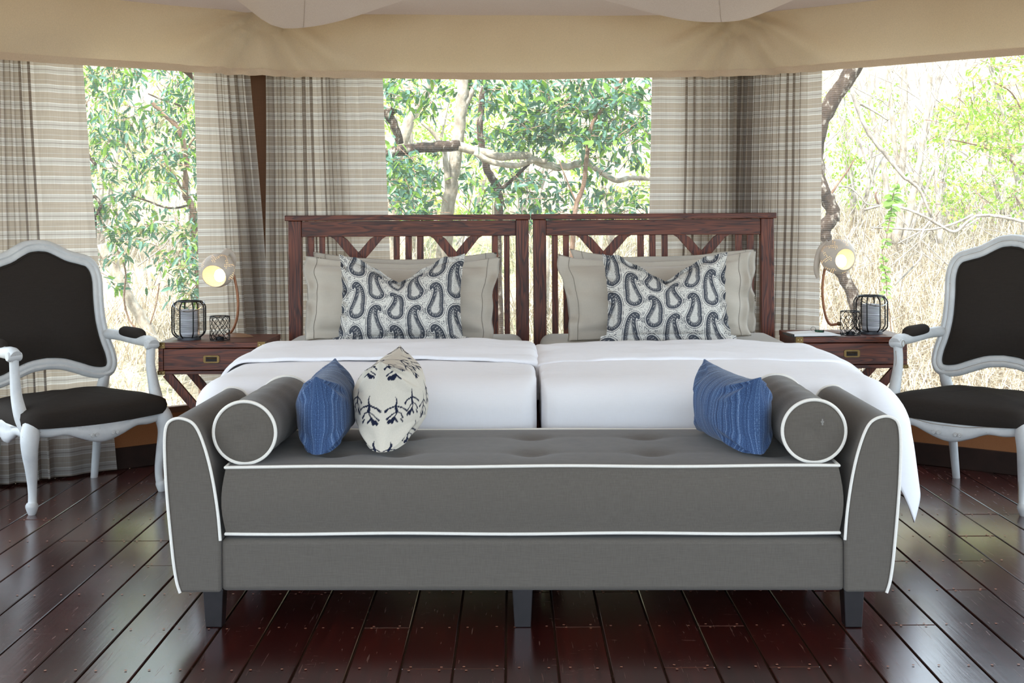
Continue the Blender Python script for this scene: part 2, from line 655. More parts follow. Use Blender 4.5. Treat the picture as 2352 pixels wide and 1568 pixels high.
def mat_straw():
    m = Mat('dry_straw', srgb('d8c49c'), 0.8, 0.2)
    geo = m.n('ShaderNodeNewGeometry')
    col = m.ramp(geo.outputs['Random Per Island'], [(0.0, srgb('8d7d66')), (0.45, srgb('c0b198')), (1.0, srgb('e2d8c4'))])
    m.color(col)
    tl = m.n('ShaderNodeBsdfTranslucent')
    m.l(col, tl.inputs[0])
    mx = m.n('ShaderNodeMixShader')
    mx.inputs[0].default_value = 0.25
    m.l(m.b.outputs[0], mx.inputs[1])
    m.l(tl.outputs[0], mx.inputs[2])
    m.l(mx.outputs[0], m.out.inputs[0])
    return m.m


MT['straw'] = mat_straw()


def mat_ground():
    m = Mat('dry_bush_ground', srgb('c2ab86'), 0.95, 0.1)
    v = m.coords()
    a = m.noise(v, 3.0, 8, 0.7)
    b = m.noise(v, 0.35, 4, 0.6)
    st = m.ramp(a, [(0.3, srgb('7d7060')), (0.5, srgb('b5a892')), (0.7, srgb('d6ccb9'))])
    gr = m.ramp(a, [(0.3, srgb('646c42')), (0.55, srgb('9ea372')), (0.75, srgb('c3c09a'))])
    m.color(m.mix(m.ramp(b, [(0.45, (0, 0, 0, 1)), (0.62, (0.8, 0.8, 0.8, 1))]), st, gr))
    m.bump(a, 0.8, 0.2)
    return m.m


MT['ground'] = mat_ground()


def mat_bulb():
    m = Mat('glowing_bulb', (1, 0.75, 0.35, 1), 0.4)
    m.b.inputs['Emission Color'].default_value = (1.0, 0.72, 0.30, 1)
    m.b.inputs['Emission Strength'].default_value = 20.0
    return m.m


MT['bulb'] = mat_bulb()

# ================================================================== THE TENT
A1, A2, A3, A4 = Vector((-3.3, 5.20)), Vector((-1.36, 6.72)), Vector((1.27, 6.86)), Vector((3.3, 5.28))
A0, A5 = Vector((-3.3, -1.2)), Vector((3.3, -1.2))
RING = [A0, A1, A2, A3, A4, A5]


def inward(a, b):
    d = (b - a).normalized()
    return Vector((d.y, -d.x))


def offset_ring(off):
    lines = [(RING[i] + inward(RING[i], RING[i + 1]) * off, (RING[i + 1] - RING[i]).normalized()) for i in range(5)]
    out = [lines[0][0]]
    for i in range(4):
        (p, d), (q, e) = lines[i], lines[i + 1]
        den = d.x * e.y - d.y * e.x
        t = ((q.x - p.x) * e.y - (q.y - p.y) * e.x) / den
        out.append(p + d * t)
    out.append(RING[5] + inward(RING[4], RING[5]) * off)
    return out


def wall_slab(mb, a, b, z0, z1, n0, n1, e0=0.0, e1=0.0):
    d = (b - a).normalized()
    n = inward(a, b)
    a, b = a - d * e0, b + d * e1
    q = [a + n * n0, b + n * n0, b + n * n1, a + n * n1]
    mb.add([(p.x, p.y, z0) for p in q] + [(p.x, p.y, z1) for p in q],
           [(0, 3, 2, 1), (4, 5, 6, 7), (0, 1, 5, 4), (1, 2, 6, 5), (2, 3, 7, 6), (3, 0, 4, 7)])
    return mb


SILL, HEAD, VTOP = 0.25, 2.09, 2.29
SIDES = [('side_left', A0, A1), ('left', A1, A2), ('back', A2, A3), ('right', A3, A4), ('side_right', A4, A5)]
for nm, a, b in SIDES:
    w = struct(wall_slab(MB(), a, b, 0.0, SILL, -0.04, 0.0).build('wall_' + nm, MT['wall_canvas'], smooth=0))
    wall_slab(MB(), a, b, HEAD, 2.5, -0.04, 0.0).build('header', MT['wall_canvas'], w, smooth=0)
    struct(wall_slab(MB(), a, b, 0.0, 0.105, 0.001, 0.022).build('baseboard_' + nm, MT['skirting'], smooth=0, bevel=0.003))
for k, (nm, a, b) in enumerate(SIDES[1:4]):
    n = inward(a, b)
    q = [a - n * 0.02, b - n * 0.02]
    fr = struct(wall_slab(MB(), a, b, SILL, SILL + 0.03, -0.035, 0.006).build('window_%d' % (k + 1), MT['canvas_brown'], smooth=0))
    sc = MB().add([(q[0].x, q[0].y, SILL), (q[1].x, q[1].y, SILL), (q[1].x, q[1].y, HEAD), (q[0].x, q[0].y, HEAD)], [(0, 1, 2, 3)]).build('insect_screen', MT['screen'], fr, smooth=0)
    if k == 0:
        c = [P(398, 150, 6.55), P(438, 150, 6.60), P(442, 184, 6.60), P(428, 172, 6.58)]
        MB().add([tuple(p) for p in c] + [tuple(p + Vector((0, 0.02, 0))) for p in c],
                 [(0, 1, 2, 3), (7, 6, 5, 4), (0, 4, 5, 1), (1, 5, 6, 2), (2, 6, 7, 3), (3, 7, 4, 0)]).build('rolled_flap', MT['canvas_brown'], fr, smooth=0)
for k, (c, d) in enumerate(((A2, (A3 - A1).normalized()), (A3, (A4 - A2).normalized()))):
    n = Vector((d.y, -d.x))
    p, q = c - d * 0.085 - n * 0.0, c + d * 0.085
    struct(wall_slab(MB(), p, q, 0.0, 2.4, 0.0, 0.03).build('trim_%d' % (k + 1), MT['canvas_brown'], smooth=0, bevel=0.008))


# ---- valance: a canvas band hanging inside the wall line, rounded at the corners
def rounded_line(pts, r, step):
    out = []
    for i in range(len(pts)):
        if i in (0, len(pts) - 1):
            out.append(pts[i])
            continue
        a, b, c = pts[i - 1], pts[i], pts[i + 1]
        p, q = b + (a - b).normalized() * r, b + (c - b).normalized() * r
        for k in range(9):
            t = k / 8
            out.append(p * (1 - t) ** 2 + b * 2 * t * (1 - t) + q * t * t)
    res = []
    for i in range(len(out) - 1):
        m = max(1, int((out[i + 1] - out[i]).length / step))
        for k in range(m):
            res.append(out[i].lerp(out[i + 1], k / m))
    res.append(out[-1])
    return res


VAL = offset_ring(0.15)
VLINE = rounded_line(VAL, 0.30, 0.025)
CORN = [VAL[2], VAL[3]]


def val_point(i, t, off=0.0):
    """t 0 top to 1 bottom of the hanging band."""
    p = VLINE[i]
    d = (VLINE[min(i + 1, len(VLINE) - 1)] - VLINE[max(i - 1, 0)]).normalized()
    n = Vector((d.y, -d.x))
    w = 0.022 * noise.noise(Vector((p.x * 1.9, p.y * 1.9, t * 1.6))) * (0.3 + t)
    w += 0.05 * math.sin(t * PI) * 0.5
    zz = 0.0
    for c in CORN:
        r = (p - c).length
        sgn = 1 if (p - c).dot(d) > 0 else -1
        fall = math.exp(-(r / 0.42) ** 2)
        th = math.atan2(t * 0.33 + 0.03, r * sgn)
        rr = math.hypot(r, t * 0.33)
        w += 0.028 * math.exp(-(r / 0.5) ** 2) * math.sin(15 * th + 1.5 * noise.noise(Vector((p.x * 2, p.y * 2, t)))) * min(1, rr / 0.12)
        zz += 0.004 * fall * math.sin(r * 60 + c.x * 5)
    z = VTOP + (1.967 - VTOP) * t
    z -= 0.014 * t * math.exp(-((p.x + 0.05) / 0.7) ** 2) if p.y > 6 else 0
    z += zz * t
    return (p.x + n.x * (w + off), p.y + n.y * (w + off), z)


NV = len(VLINE)
val = struct(MB().grid(lambda i, j: val_point(i, j / 16), NV, 17).build('valance', MT['valance'], smooth=180))
val['label'] = 'cream canvas valance hanging above the windows'
MB().grid(lambda i, j: val_point(i, 0.905 + 0.105 * j / 3, 0.006 + 0.004 * math.sin(j / 3 * PI) + 0.006 * noise.noise(Vector((VLINE[i].x * 16 + j * .8, VLINE[i].y * 16, j)))), NV, 4).build('hem', MT['hem'], val, smooth=180)


# ---- ceiling cloth, sagging at the tent's corners
def edge_dist(x, y):
    p = Vector((x, y))
    return min((p - RING[i]).dot(inward(RING[i], RING[i + 1])) for i in range(5))


SAGS = [(P(655, 62, 6.0), 0.29, 0.25, 0.72, 0.26), (P(1650, 55, 6.0), 0.30, 0.72, 0.42, 0.26)]


def ceil_z(x, y):
    d = edge_dist(x, y) - 0.15
    z = VTOP + (0.24 * d if d > 0 else 0.15 * max(d, -0.3))
    for c, depth, sl, sr_, sy in SAGS:
        sx = sl if x < c.x else sr_
        z -= depth * math.exp(-((x - c.x) / sx) ** 2 - ((y - c.y) / sy) ** 2) * (1 if d > 0 else 0) * min(1, d / 0.12 if d > 0 else 0)
    z += 0.012 * noise.noise(Vector((x * 1.3, y * 1.3, 0)))
    return min(z, 2.95)


NX, NY = 150, 190
_cm = MB().grid(lambda i, j: (-3.6 + 7.2 * i / (NX - 1), -1.4 + 8.7 * j / (NY - 1), ceil_z(-3.6 + 7.2 * i / (NX - 1), -1.4 + 8.7 * j / (NY - 1))), NX, NY)
_cm.f = [f for f in _cm.f if edge_dist(_cm.v[f[0]][0], max(_cm.v[f[0]][1], 0)) > -0.25]
cei = struct(_cm.build('ceiling', MT['ceiling'], smooth=180))
for pxs in ((1168, 1157), (1618, 1665), (726, 690)):
    a, b = P(pxs[0], 0, 5.0), P(pxs[1], 40, 6.3)
    pts = []
    for k in range(24):
        t = k / 23
        x, y = a.x + (b.x - a.x) * t, a.y + (b.y - a.y) * t
        pts.append((x, y, ceil_z(x, y) - 0.001))
    MB().tube(pts, 0.0014, 5).build('seam', MT['ceiling'], cei)

# ---- floor boards
fl = struct(MB().add([(-3.4, -1.2, -0.008), (3.4, -1.2, -0.008), (3.4, 5.2, -0.008), (1.26, 6.9, -0.008), (-1.34, 6.75, -0.008), (-3.4, 5.15, -0.008)], [(0, 1, 2, 3, 4, 5)]).build('floor', MT['subfloor'], smooth=0))
rng = random.Random(4)
PITCH, SEAM0, JOIST0, JOIST = 0.1445, 0.120, 3.482, 0.348
nails = MB()
_planks = {}


def max_y(x):
    if x < A2.x:
        return A2.y + (x - A2.x) * (A2.y - A1.y) / (A2.x - A1.x)
    if x > A3.x:
        return A3.y + (x - A3.x) * (A4.y - A3.y) / (A4.x - A3.x)
    return A2.y + (x - A2.x) * (A3.y - A2.y) / (A3.x - A2.x)


FIXED = {-3: [3.482], -4: [3.83], -2: [3.482], 0: [3.83], 2: [3.482], 3: [3.83], 4: [3.482], 7: [3.83]}
for k in range(-24, 22):
    x0, x1 = SEAM0 + PITCH * k + 0.0028, SEAM0 + PITCH * (k + 1) - 0.0028
    if x0 < -3.32 or x1 > 3.34:
        continue
    yend = min(max_y(x0), max_y(x1)) + 0.0
    yend_a, yend_b = max_y(x0), max_y(x1)
    cuts = list(FIXED.get(k, []))
    if not cuts:
        cuts = [JOIST0 + JOIST * rng.choice([-2, -1, 0, 1, 2, 3, 4])]
    y = cuts[-1]
    while y < yend - 1.2:
        y += JOIST * rng.choice([4, 5, 6, 7])
        if y < yend - 0.4:
            cuts.append(y)
    ys = [-1.2] + cuts + [None]
    for i in range(len(ys) - 1):
        ya = ys[i] + (0.0016 if i else 0)
        z = rng.uniform(-0.0012, 0.0012)
        yb0 = yend_a if ys[i + 1] is None else ys[i + 1] - 0.0016
        yb1 = yend_b if ys[i + 1] is None else ys[i + 1] - 0.0016
        MB().add([(x0, ya, -0.022), (x1, ya, -0.022), (x1, yb1, -0.022), (x0, yb0, -0.022), (x0, ya, z), (x1, ya, z), (x1, yb1, z), (x0, yb0, z)],
                 [(0, 3, 2, 1), (4, 5, 6, 7), (0, 1, 5, 4), (1, 2, 6, 5), (2, 3, 7, 6), (3, 0, 4, 7)]).build('plank', MT['plank'], fl, smooth=0, bevel=0.0022, seg=1)
    j = 0
    while JOIST0 + JOIST * j < yend - 0.05:
        yj = JOIST0 + JOIST * j
        offs = (-0.012, 0.012) if any(abs(yj - c) < 0.01 for c in cuts) else (0.0,)
        for dy in offs:
            for xx in (x0 + 0.027 + rng.uniform(-.008, .008), x1 - 0.027 + rng.uniform(-.008, .008)):
                yy = yj + dy + rng.uniform(-.006, .006)
                nails.add([(xx + 0.0042 * math.cos(a * PI / 3), yy + 0.0042 * math.sin(a * PI / 3), 0.0022) for a in range(6)], [(0, 1, 2, 3, 4, 5)])
        j += 1
tag(nails.build('nail_heads', MT['nail'], fl, smooth=0), kind='stuff')


# ---- curtains
def wall_s(a, b, off, px, py):
    """Distance along a wall (offset inward) where the sight line through a pixel column meets it."""
    dx = (px - 1176.0) - ROLL * (py - 490.0)
    kx = dx / F
    n = inward(a, b)
    p, d = a + n * off, (b - a).normalized()
    # p.x + s d.x = kx (p.y + s d.y)
    return (kx * p.y - p.x) / (d.x - kx * d.y)


def curtain(label, a, b, top, bot, pleats, seed, pyb, flat, amp=0.030, z1=2.08, z0=0.012):
    """flat: part of the width (from the window edge) that hangs almost smooth; + at the far end, - at the near end of the wall."""
    off = 0.062
    n = inward(a, b)
    d = (b - a).normalized()
    p0 = a + n * off
    st = [wall_s(a, b, off, top[0], 160), wall_s(a, b, off, top[1], 160)]
    sb = [wall_s(a, b, off, bot[0], pyb), wall_s(a, b, off, bot[1], pyb)]
    nu, nv = pleats * 26 + 60, 28
    width = abs(st[1] - st[0])

    def gather(u):
        e = (1 - u) if flat > 0 else u
        t = min(1, max(0, (e - abs(flat) * 0.6) / (abs(flat) * 0.7)))
        return 0.27 + 0.73 * t * t * (3 - 2 * t)
    cum = [0.0]
    for k in range(400):
        cum.append(cum[-1] + (0.25 + 0.75 * gather((k + 0.5) / 400)) / 400)

    def pt(i, j):
        u, v = i / (nu - 1), j / (nv - 1)
        z = z1 + (z0 - z1) * v
        f = min(1.0, v * (z1 - z0) / (z1 - EYE + (pyb - 490) / F * 6.3))
        k = u * 400
        q = cum[min(int(k), 399)] + (cum[min(int(k), 399) + 1] - cum[min(int(k), 399)]) * (k - min(int(k), 399))
        q /= cum[-1]
        g = gather(u)
        s = (st[0] + (st[1] - st[0]) * u) * (1 - f) + (sb[0] + (sb[1] - sb[0]) * u) * f
        ph = 2 * PI * pleats * (q + 0.35 / pleats * noise.noise(Vector((q * pleats * 0.7, v * 0.7, seed * 3.7))))
        big = 0.55 + 0.9 * abs(noise.noise(Vector((q * pleats * 0.55, v * 0.5, seed))))
        w = math.sin(ph) * big + 0.25 * noise.noise(Vector((q * pleats * 1.1, v * 1.6, seed + 9)))
        lam = width / pleats
        s += g * (0.16 * lam * math.sin(2 * ph) + 0.14 * lam * math.cos(ph) * math.sin(q * 9 + seed))
        s += 0.010 * noise.noise(Vector((v * 2.2, seed * 1.3, u * 2)))
        r = p0 + d * s + n * (amp * g * w + 0.012 * (1 - g) * math.sin(2 * PI * u * 3 + seed))
        return (r.x, r.y, z)
    o = MB().grid(pt, nu, nv).build('curtain', MT['curtain'], smooth=180)
    return tag(o, label, 'curtain', 'striped linen curtains')


curtain('striped linen curtain hanging to the floor behind the rubbed white armchair', A1, A2, (-90, 182), (-90, 272), 9, 1.0, 1090, 0.42)
curtain('narrow striped curtain behind the lit lamp, beside the brown tent post', A1, A2, (441, 566), (458, 622), 6, 2.3, 780, -0.40, 0.024)
curtain('wide striped curtain behind the bed headboard, beside the brown tent post', A2, A3, (608, 878), (618, 903), 11, 4.1, 780, 0.30)
curtain('striped curtain behind the bed headboard, touching the tightly pleated one', A2, A3, (1499, 1703), (1484, 1694), 9, 5.7, 780, -0.34)
curtain('tightly pleated striped curtain behind the bedside table holding the notebook', A3, A4, (1706, 1893), (1690, 1884), 11, 7.9, 780, 0.24, 0.026)

# ================================================================== THE BENCH
BS = 766.0


def bl(px, py):
    """Measured on the bench's front face: local x and height."""
    return ((px - 1216) / BS, EYE - (py - 490) / BS)


bench = thing('upholstered_bench', 'long charcoal upholstered bench with white piping at the foot of the beds', 'bench', (0.052, 3.80, 0), -0.018)
DEP = 0.66
MB().box(-0.938, 0.938, 0.008, DEP, 0.114, 0.272).build('base', MT['bench'], bench, bevel=0.016, seg=3)


def seat_top(x, y):
    u, v = x / 0.925, (y - DEP / 2) / (DEP / 2)
    z = 0.489 + 0.014 * (1 - abs(u) ** 8) * (1 - abs(v) ** 4)
    for bx in (-0.62, -0.42, 0.0, 0.38, 0.75):
        for by in (0.17, 0.44):
            r2 = ((x - bx) / 0.055) ** 2 + ((y - by) / 0.05) ** 2
            z -= 0.014 * math.exp(-r2) + 0.003 * math.exp(-((x - bx) / 0.16) ** 2 - ((y - by) / 0.02) ** 2)
    return z


mbs = MB()
nx, ny = 120, 44
mbs.grid(lambda i, j: (-0.921 + 1.842 * i / (nx - 1), 0.012 + (DEP - 0.02) * j / (ny - 1), seat_top(-0.921 + 1.842 * i / (nx - 1), 0.012 + (DEP - 0.02) * j / (ny - 1))), nx, ny)
rim = [(-0.921, 0.012), (0.921, 0.012), (0.921, DEP - 0.008), (-0.921, DEP - 0.008)]
per = []
for k in range(4):
    a, b = Vector(rim[k]), Vector(rim[(k + 1) % 4])
    m = 40 if k % 2 == 0 else 16
    per += [a.lerp(b, t / m) for t in range(m)]


def side_pt(i, j):
    p = per[i]
    t = j / 7
    c = Vector((0, DEP / 2))
    b = 0.012 * math.sin(PI * t)
    ox = b * (1 if p.x > 0.9 else -1 if p.x < -0.9 else 0)
    oy = b * (-1 if p.y < 0.03 else 1 if p.y > DEP - 0.03 else 0)
    return (p.x + ox, p.y + oy, 0.487 + (0.287 - 0.487) * t)


mbs.grid(side_pt, len(per), 8, cu=True)
seat = mbs.build('seat_cushion', MT['bench'], bench, smooth=50)
for z, nm in ((0.490, 'piping'), (0.288, 'piping')):
    loop = []
    for k in range(4):
        a, b = Vector(rim[k]), Vector(rim[(k + 1) % 4])
        m = 30 if k % 2 == 0 else 12
        for t in range(m):
            p = a.lerp(b, t / m)
            loop.append((p.x * 1.002, p.y - (0.003 if p.y < 0.05 else 0), z + 0.0016 * math.sin(p.x * 9 + z * 40)))
    MB().tube(loop, 0.0048, 7, closed=True).build(nm, MT['piping'], seat)

ARM = [bl(*p) for p in ((499, 1361), (499, 1300), (499, 1240), (494, 1180), (484, 1110), (471, 1050), (456, 1003), (443, 977), (428, 964), (405, 958), (386, 963), (375, 977),
                        (371, 1010), (372, 1070), (376, 1140), (383, 1220), (390, 1290), (397, 1335), (405, 1361))]
for s in (-1, 1):
    prof = [(x * -s, z) for x, z in ARM]          # ARM is measured on the near-left end (negative x)
    dense = [(p.x, p.z) for p in smooth_path([Vector((x, 0, z)) for x, z in prof[2:]], 60)]
    outline = prof[:2] + dense
    if s == 1:
        outline = outline[::-1]
    arm = MB().prism(outline, 0.0, DEP + 0.01).build('arm', MT['bench'], bench, smooth=35, bevel=0.010, seg=3)
    pts = [Vector((x, -0.0015, z)) for x, z in dense]
    MB().tube(pts, 0.0046, 7).build('piping', MT['piping'], arm)
    MB().tube([p + Vector((0, DEP + 0.013, 0)) for p in pts], 0.0046, 7).build('piping', MT['piping'], arm)
for x in (bl(477, 0)[0], bl(1195, 0)[0], bl(1957, 0)[0]):
    for y in (0.05, DEP - 0.06):
        lg = MB()
        lg.bar((x, y, 0.0), (x, y, 0.118), 0.050, 0.050, (0, 1, 0), 0.062, 0.062)
        lg.build('leg', MT['leg'], bench, smooth=0, bevel=0.003)


# bolsters
def bolster(label, cx, yaw):
    r, ln = 0.094, 0.60
    t = thing('bolster_cushion', label, 'cushion', bench.matrix_basis @ Vector((cx, 0.045, 0.4935)), bench.rotation_euler.z + yaw, 'bolsters on the bench')
    prof = [(0.0, 0.0), (0.03, -0.006), (0.065, -0.006), (0.086, -0.002), (0.094, 0.004)] + [(r + 0.0015 * math.sin(k * 1.3), 0.004 + (ln - 0.008) * k / 22) for k in range(1, 22)] + \
           [(0.094, ln - 0.004), (0.086, ln + 0.002), (0.065, ln + 0.006), (0.0, ln + 0.006)]
    seg = 48
    MB().grid(lambda i, j: (prof[j][0] * math.cos(2 * PI * i / seg) * 1.01, prof[j][1], r + prof[j][0] * math.sin(2 * PI * i / seg) * (0.985 if math.sin(2 * PI * i / seg) > 0 else 1.0)),
              seg, len(prof), cu=True).build('cover', MT['bench'], t, smooth=50)
    for y in (0.0, ln):
        MB().tube([(0.0955 * math.cos(2 * PI * k / 60), y, r + 0.0945 * math.sin(2 * PI * k / 60)) for k in range(60)], 0.0052, 7, closed=True).build('piping', MT['piping'], t)
    return t


bolster('charcoal bolster with white piping lying beside the blue and coral-print cushions', (557 - 1216) / 756, -0.02)
_b2 = bolster('charcoal bolster with white piping and a pale mark on its round end', (1865 - 1216) / 758, 0.0)
MB().grid(lambda i, j: (0.024 + (0.004 + 0.002 * math.sin(j * 2.1)) * (i / 5 - 0.5) * 2 * math.sin(PI * (j + 0.4) / 7.8), -0.0068, 0.122 + 0.020 * (j / 7 - 0.5)), 6, 8).build('pale_mark', MT['pale_mark'], _b2, smooth=0)


# ================================================================== CUSHIONS
def pillow_mesh(w, h, t, nx, ny, flange=0.0, inset=0.05, wrk=0.004, seed=0.0, post=None, pw=2.4, po=0.55, freq=9.0, cloth=False):
    us, vs = np.linspace(-1, 1, nx), np.linspace(-1, 1, ny)
    V, Q, UV = [], [], []

    def arc(n, half):                     # distance along the cloth from the middle
        q = np.linspace(-1, 1, n * 8)
        yy = t / 2 * (1 - np.abs(q) ** pw) ** po
        c = np.concatenate([[0], np.cumsum(np.hypot(np.diff(q) * half, np.diff(yy)))])
        return np.interp(np.linspace(-1, 1, n), q, c - c[-1] / 2)
    if cloth:                             # even spacing along the cloth, so the ends are as fine as the faces
        for q_, n_, half in ((0, nx, w / 2), (1, ny, h / 2)):
            full = arc(n_ * 8, half)
            lin = np.interp(np.linspace(full[0], full[-1], n_), full, np.linspace(-1, 1, n_ * 8))
            if q_ == 0:
                us, su = lin, np.linspace(full[0], full[-1], n_)
            else:
                vs, sv = lin, np.linspace(full[0], full[-1], n_)
    else:
        su, sv = us * w / 2, vs * h / 2
    idx = np.full((2, ny, nx), -1, dtype=int)
    uf, vf = 1 - flange / (w / 2), 1 - flange / (h / 2)
    for side in (0, 1):
        s = -1 if side == 0 else 1
        for j in range(ny):
            for i in range(nx):
                edge = i in (0, nx - 1) or j in (0, ny - 1)
                if side == 1 and edge:
                    idx[1, j, i] = idx[0, j, i]
                    continue
                u, v = us[i], vs[j]
                a, b = min(1, abs(u) / uf), min(1, abs(v) / vf)
                bul = (max(0, 1 - a ** pw) * max(0, 1 - b ** pw)) ** po
                x = w / 2 * u * (1 - inset * (1 - v * v))
                z = h / 2 * v * (1 - inset * (1 - u * u))
                y = s * (t / 2 * bul + (0.0 if edge else 0.0025))
                nz = noise.noise(Vector((x * freq + seed, z * freq, s * 3.1 + seed)))
                nz2 = noise.noise(Vector((x * freq * 2.3, z * freq * 2.3 + seed, s * 5.0)))
                y += s * wrk * (nz + 0.5 * nz2) * (0.25 + 0.75 * min(1, bul * 1.5)) * (0 if edge else 1)
                if edge:
                    y += wrk * 1.2 * noise.noise(Vector((x * 8, z * 8, seed + 4)))
                p = Vector((x, y, z + h / 2))
                if post:
                    p = post(u, v, p, s)
                idx[side, j, i] = len(V)
                V.append(tuple(p))
                UV.append((su[i], sv[j], s))
    for side in (0, 1):
        I = idx[side]
        q = np.stack([I[:-1, :-1], I[:-1, 1:], I[1:, 1:], I[1:, :-1]], -1).reshape(-1, 4)
        if side == 1:
            q = q[:, ::-1]
        Q.append(q)
    return np.array(V), np.concatenate(Q), np.array(UV)


# ---- printed patterns (flat prints, colour only)
def paisley(UV, ox, oy):
    x, y = UV[:, 0] + ox, UV[:, 1] + oy
    PXp, PYp = 0.192, 0.205
    sp = smooth_path([(0.0, 0, -.048), (.004, 0, -.030), (.011, 0, 0.0), (.014, 0, .030), (.010, 0, .056), (-.004, 0, .073), (-.018, 0, .070), (-.022, 0, .058)], 40)
    s = np.linspace(0, 1, 40)
    sx, sy = np.array([p.x for p in sp]), np.array([p.z for p in sp])
    sr = 0.0345 * (1 - s) ** 1.05 + 0.0032
    best = np.full(len(x), 1.0)
    lx = np.zeros(len(x))
    ly = np.zeros(len(x))
    cells = []
    for col in (0, 1):
        mir = 1 if col == 0 else -1
        tx = (x - col * PXp / 2 + PXp / 2) % PXp - PXp / 2
        for sh in (-1, 0, 1):
            ty = (y - col * PYp / 2 + PYp / 2) % PYp - PYp / 2 + sh * PYp
            for shx in (-1, 0, 1):
                cells.append((mir, tx + shx * PXp, ty))
    rosette = np.full(len(x), 1.0)
    ra = np.zeros(len(x))
    for mir, tx, ty in cells:
        near = (np.abs(tx) < 0.09) & (np.abs(ty) < 0.12)
        ii = np.where(near)[0]
        if len(ii) == 0:
            continue
        a, b = tx[ii] * mir, ty[ii]
        d = np.min(np.sqrt((a[:, None] - sx[None]) ** 2 + (b[:, None] - sy[None]) ** 2) - sr[None], axis=1)
        upd = d < best[ii]
        best[ii[upd]] = d[upd]
        lx[ii[upd]] = a[upd]
        ly[ii[upd]] = b[upd]
        r = np.sqrt((a + 0.047) ** 2 + (b + 0.052) ** 2)
        up2 = r < rosette[ii]
        rosette[ii[up2]] = r[up2]
        ra[ii[up2]] = np.arctan2(b + 0.052, a + 0.047)[up2]
    d = best
    rs = np.random.RandomState(3)
    base = np.zeros(len(x))
    # filler sprigs: little marks from crossed waves
    q1 = np.sin(x * 400 + 2.4 * np.sin(y * 260)) * np.sin(y * 370 + 2.2 * np.sin(x * 230))
    q2 = np.sin(x * 130 + 1.5 * np.sin(y * 90) + 1.0) * np.sin(y * 118 + 1.4 * np.sin(x * 75))
    base = np.where((q1 > 0.34) & (q2 > -0.02) & (d > 0.0135), 0.95, base)
    base = np.where((np.abs(q1) < 0.13) & (q2 < -0.2) & (d > 0.0135), 0.7, base)
    # rosettes
    pet = 0.0135 + 0.0025 * np.cos(ra * 9)
    base = np.where((rosette < pet) & (d > 0.006), 0.75, base)
    base = np.where((rosette < 0.0105) & (d > 0.006) & (np.sin(ra * 9) > 0.3) & (rosette > 0.004), 0.1, base)
    base = np.where((rosette < 0.003) & (d > 0.006), 0.1, base)
    # paisley bands, from outside in
    band = np.where((d < 0.0098) & (d > 0.0068), 0.95, base)
    band = np.where((d <= 0.0068) & (d > 0.0030), 0.0, band)
    dots = np.sin(np.arctan2(ly + 0.03, lx) * 30 + ly * 420)
    inner = np.where(d < -0.0190, 0.06, 0.95)
    inner = np.where((d > -0.0115) & (d < -0.0060) & (dots > 0.66), 0.25, inner)
    fine = np.sin(lx * 900 + 2 * np.sin(ly * 500)) * np.sin(ly * 800)
    inner = np.where((d < -0.0210) & (fine > 0.35), 0.55, inner)
    inner = np.where((d < -0.0150) & (d > -0.0168), 0.25, inner)
    band = np.where(d <= 0.0030, inner, band)
    band = np.clip(band, 0, 1)[:, None]
    cream, navy = np.array(srgb('d9d6ce')), np.array(srgb('343a46'))
    return cream * (1 - band) + navy * band


def coral(UV, w, h):
    """Dark navy branching marks scattered on natural linen."""
    x = UV[:, 0] + np.where(UV[:, 2] > 0, 0, 0)
    y = UV[:, 1]
    rs = np.random.RandomState(11)
    m = np.zeros(len(x))
    gx, gy = 6, 3
    for a in range(gx):
        for b in range(gy):
            cx = -w / 2 + w * (a + 0.5 + rs.uniform(-.18, .18)) / gx
            cy = -h / 2 + h * (b + 0.5 + rs.uniform(-.12, .12) + 0.25 * (a % 2)) / gy
            for side in (-1, 1):
                k = rs.uniform(1.15, 1.45)
                segs = [((0, .034), (0, -.004), .0012, .0052), ((0, -.004), (-.006, -.022), .0022, .0022), ((-.006, -.022), (-.014, -.032), .0045, .0055), ((-.004, -.022), (.004, -.032), .0026, .0032)]
                for q in (-1, 1):
                    segs += [((q * .002, .010), (q * .022, .004), .0022, .0022), ((q * .022, .004), (q * .034, -.004), .0016, .0032),
                             ((q * .002, -.006), (q * .016, -.012), .0016, .0016), ((q * .014, -.012), (q * .026, -.024), .0014, .0028), ((q * .018, -.026), (q * .024, -.034), .0018, .0034)]
                near = np.where((np.abs(x - cx) < 0.075) & (np.abs(y - cy) < 0.075) & (UV[:, 2] * side > 0))[0]
                if len(near) == 0:
                    continue
                X, Y = (x[near] - cx) / k, (y[near] - cy) / k
                X = X + 0.002 * np.sin(Y * 190 + a)
                for (p, q2, r0, r1) in segs:
                    p, q2 = np.array(p), np.array(q2)
                    dd = q2 - p
                    t = np.clip(((X - p[0]) * dd[0] + (Y - p[1]) * dd[1]) / (dd @ dd), 0, 1)
                    dist = np.hypot(X - p[0] - t * dd[0], Y - p[1] - t * dd[1]) - (r0 + (r1 - r0) * t)
                    hit = dist < 0
                    m[near[hit]] = 1
    m = m[:, None]
    return np.array(srgb('d9d2c4')) * (1 - m) + np.array(srgb('1c2238')) * m


def place(o, loc, rotz=0.0, tilt=0.0, lean=0.0):
    o.matrix_world = Matrix.Translation(loc) @ Matrix.Rotation(rotz, 4, 'Z') @ Matrix.Rotation(-tilt, 4, 'X') @ Matrix.Rotation(lean, 4, 'Y')


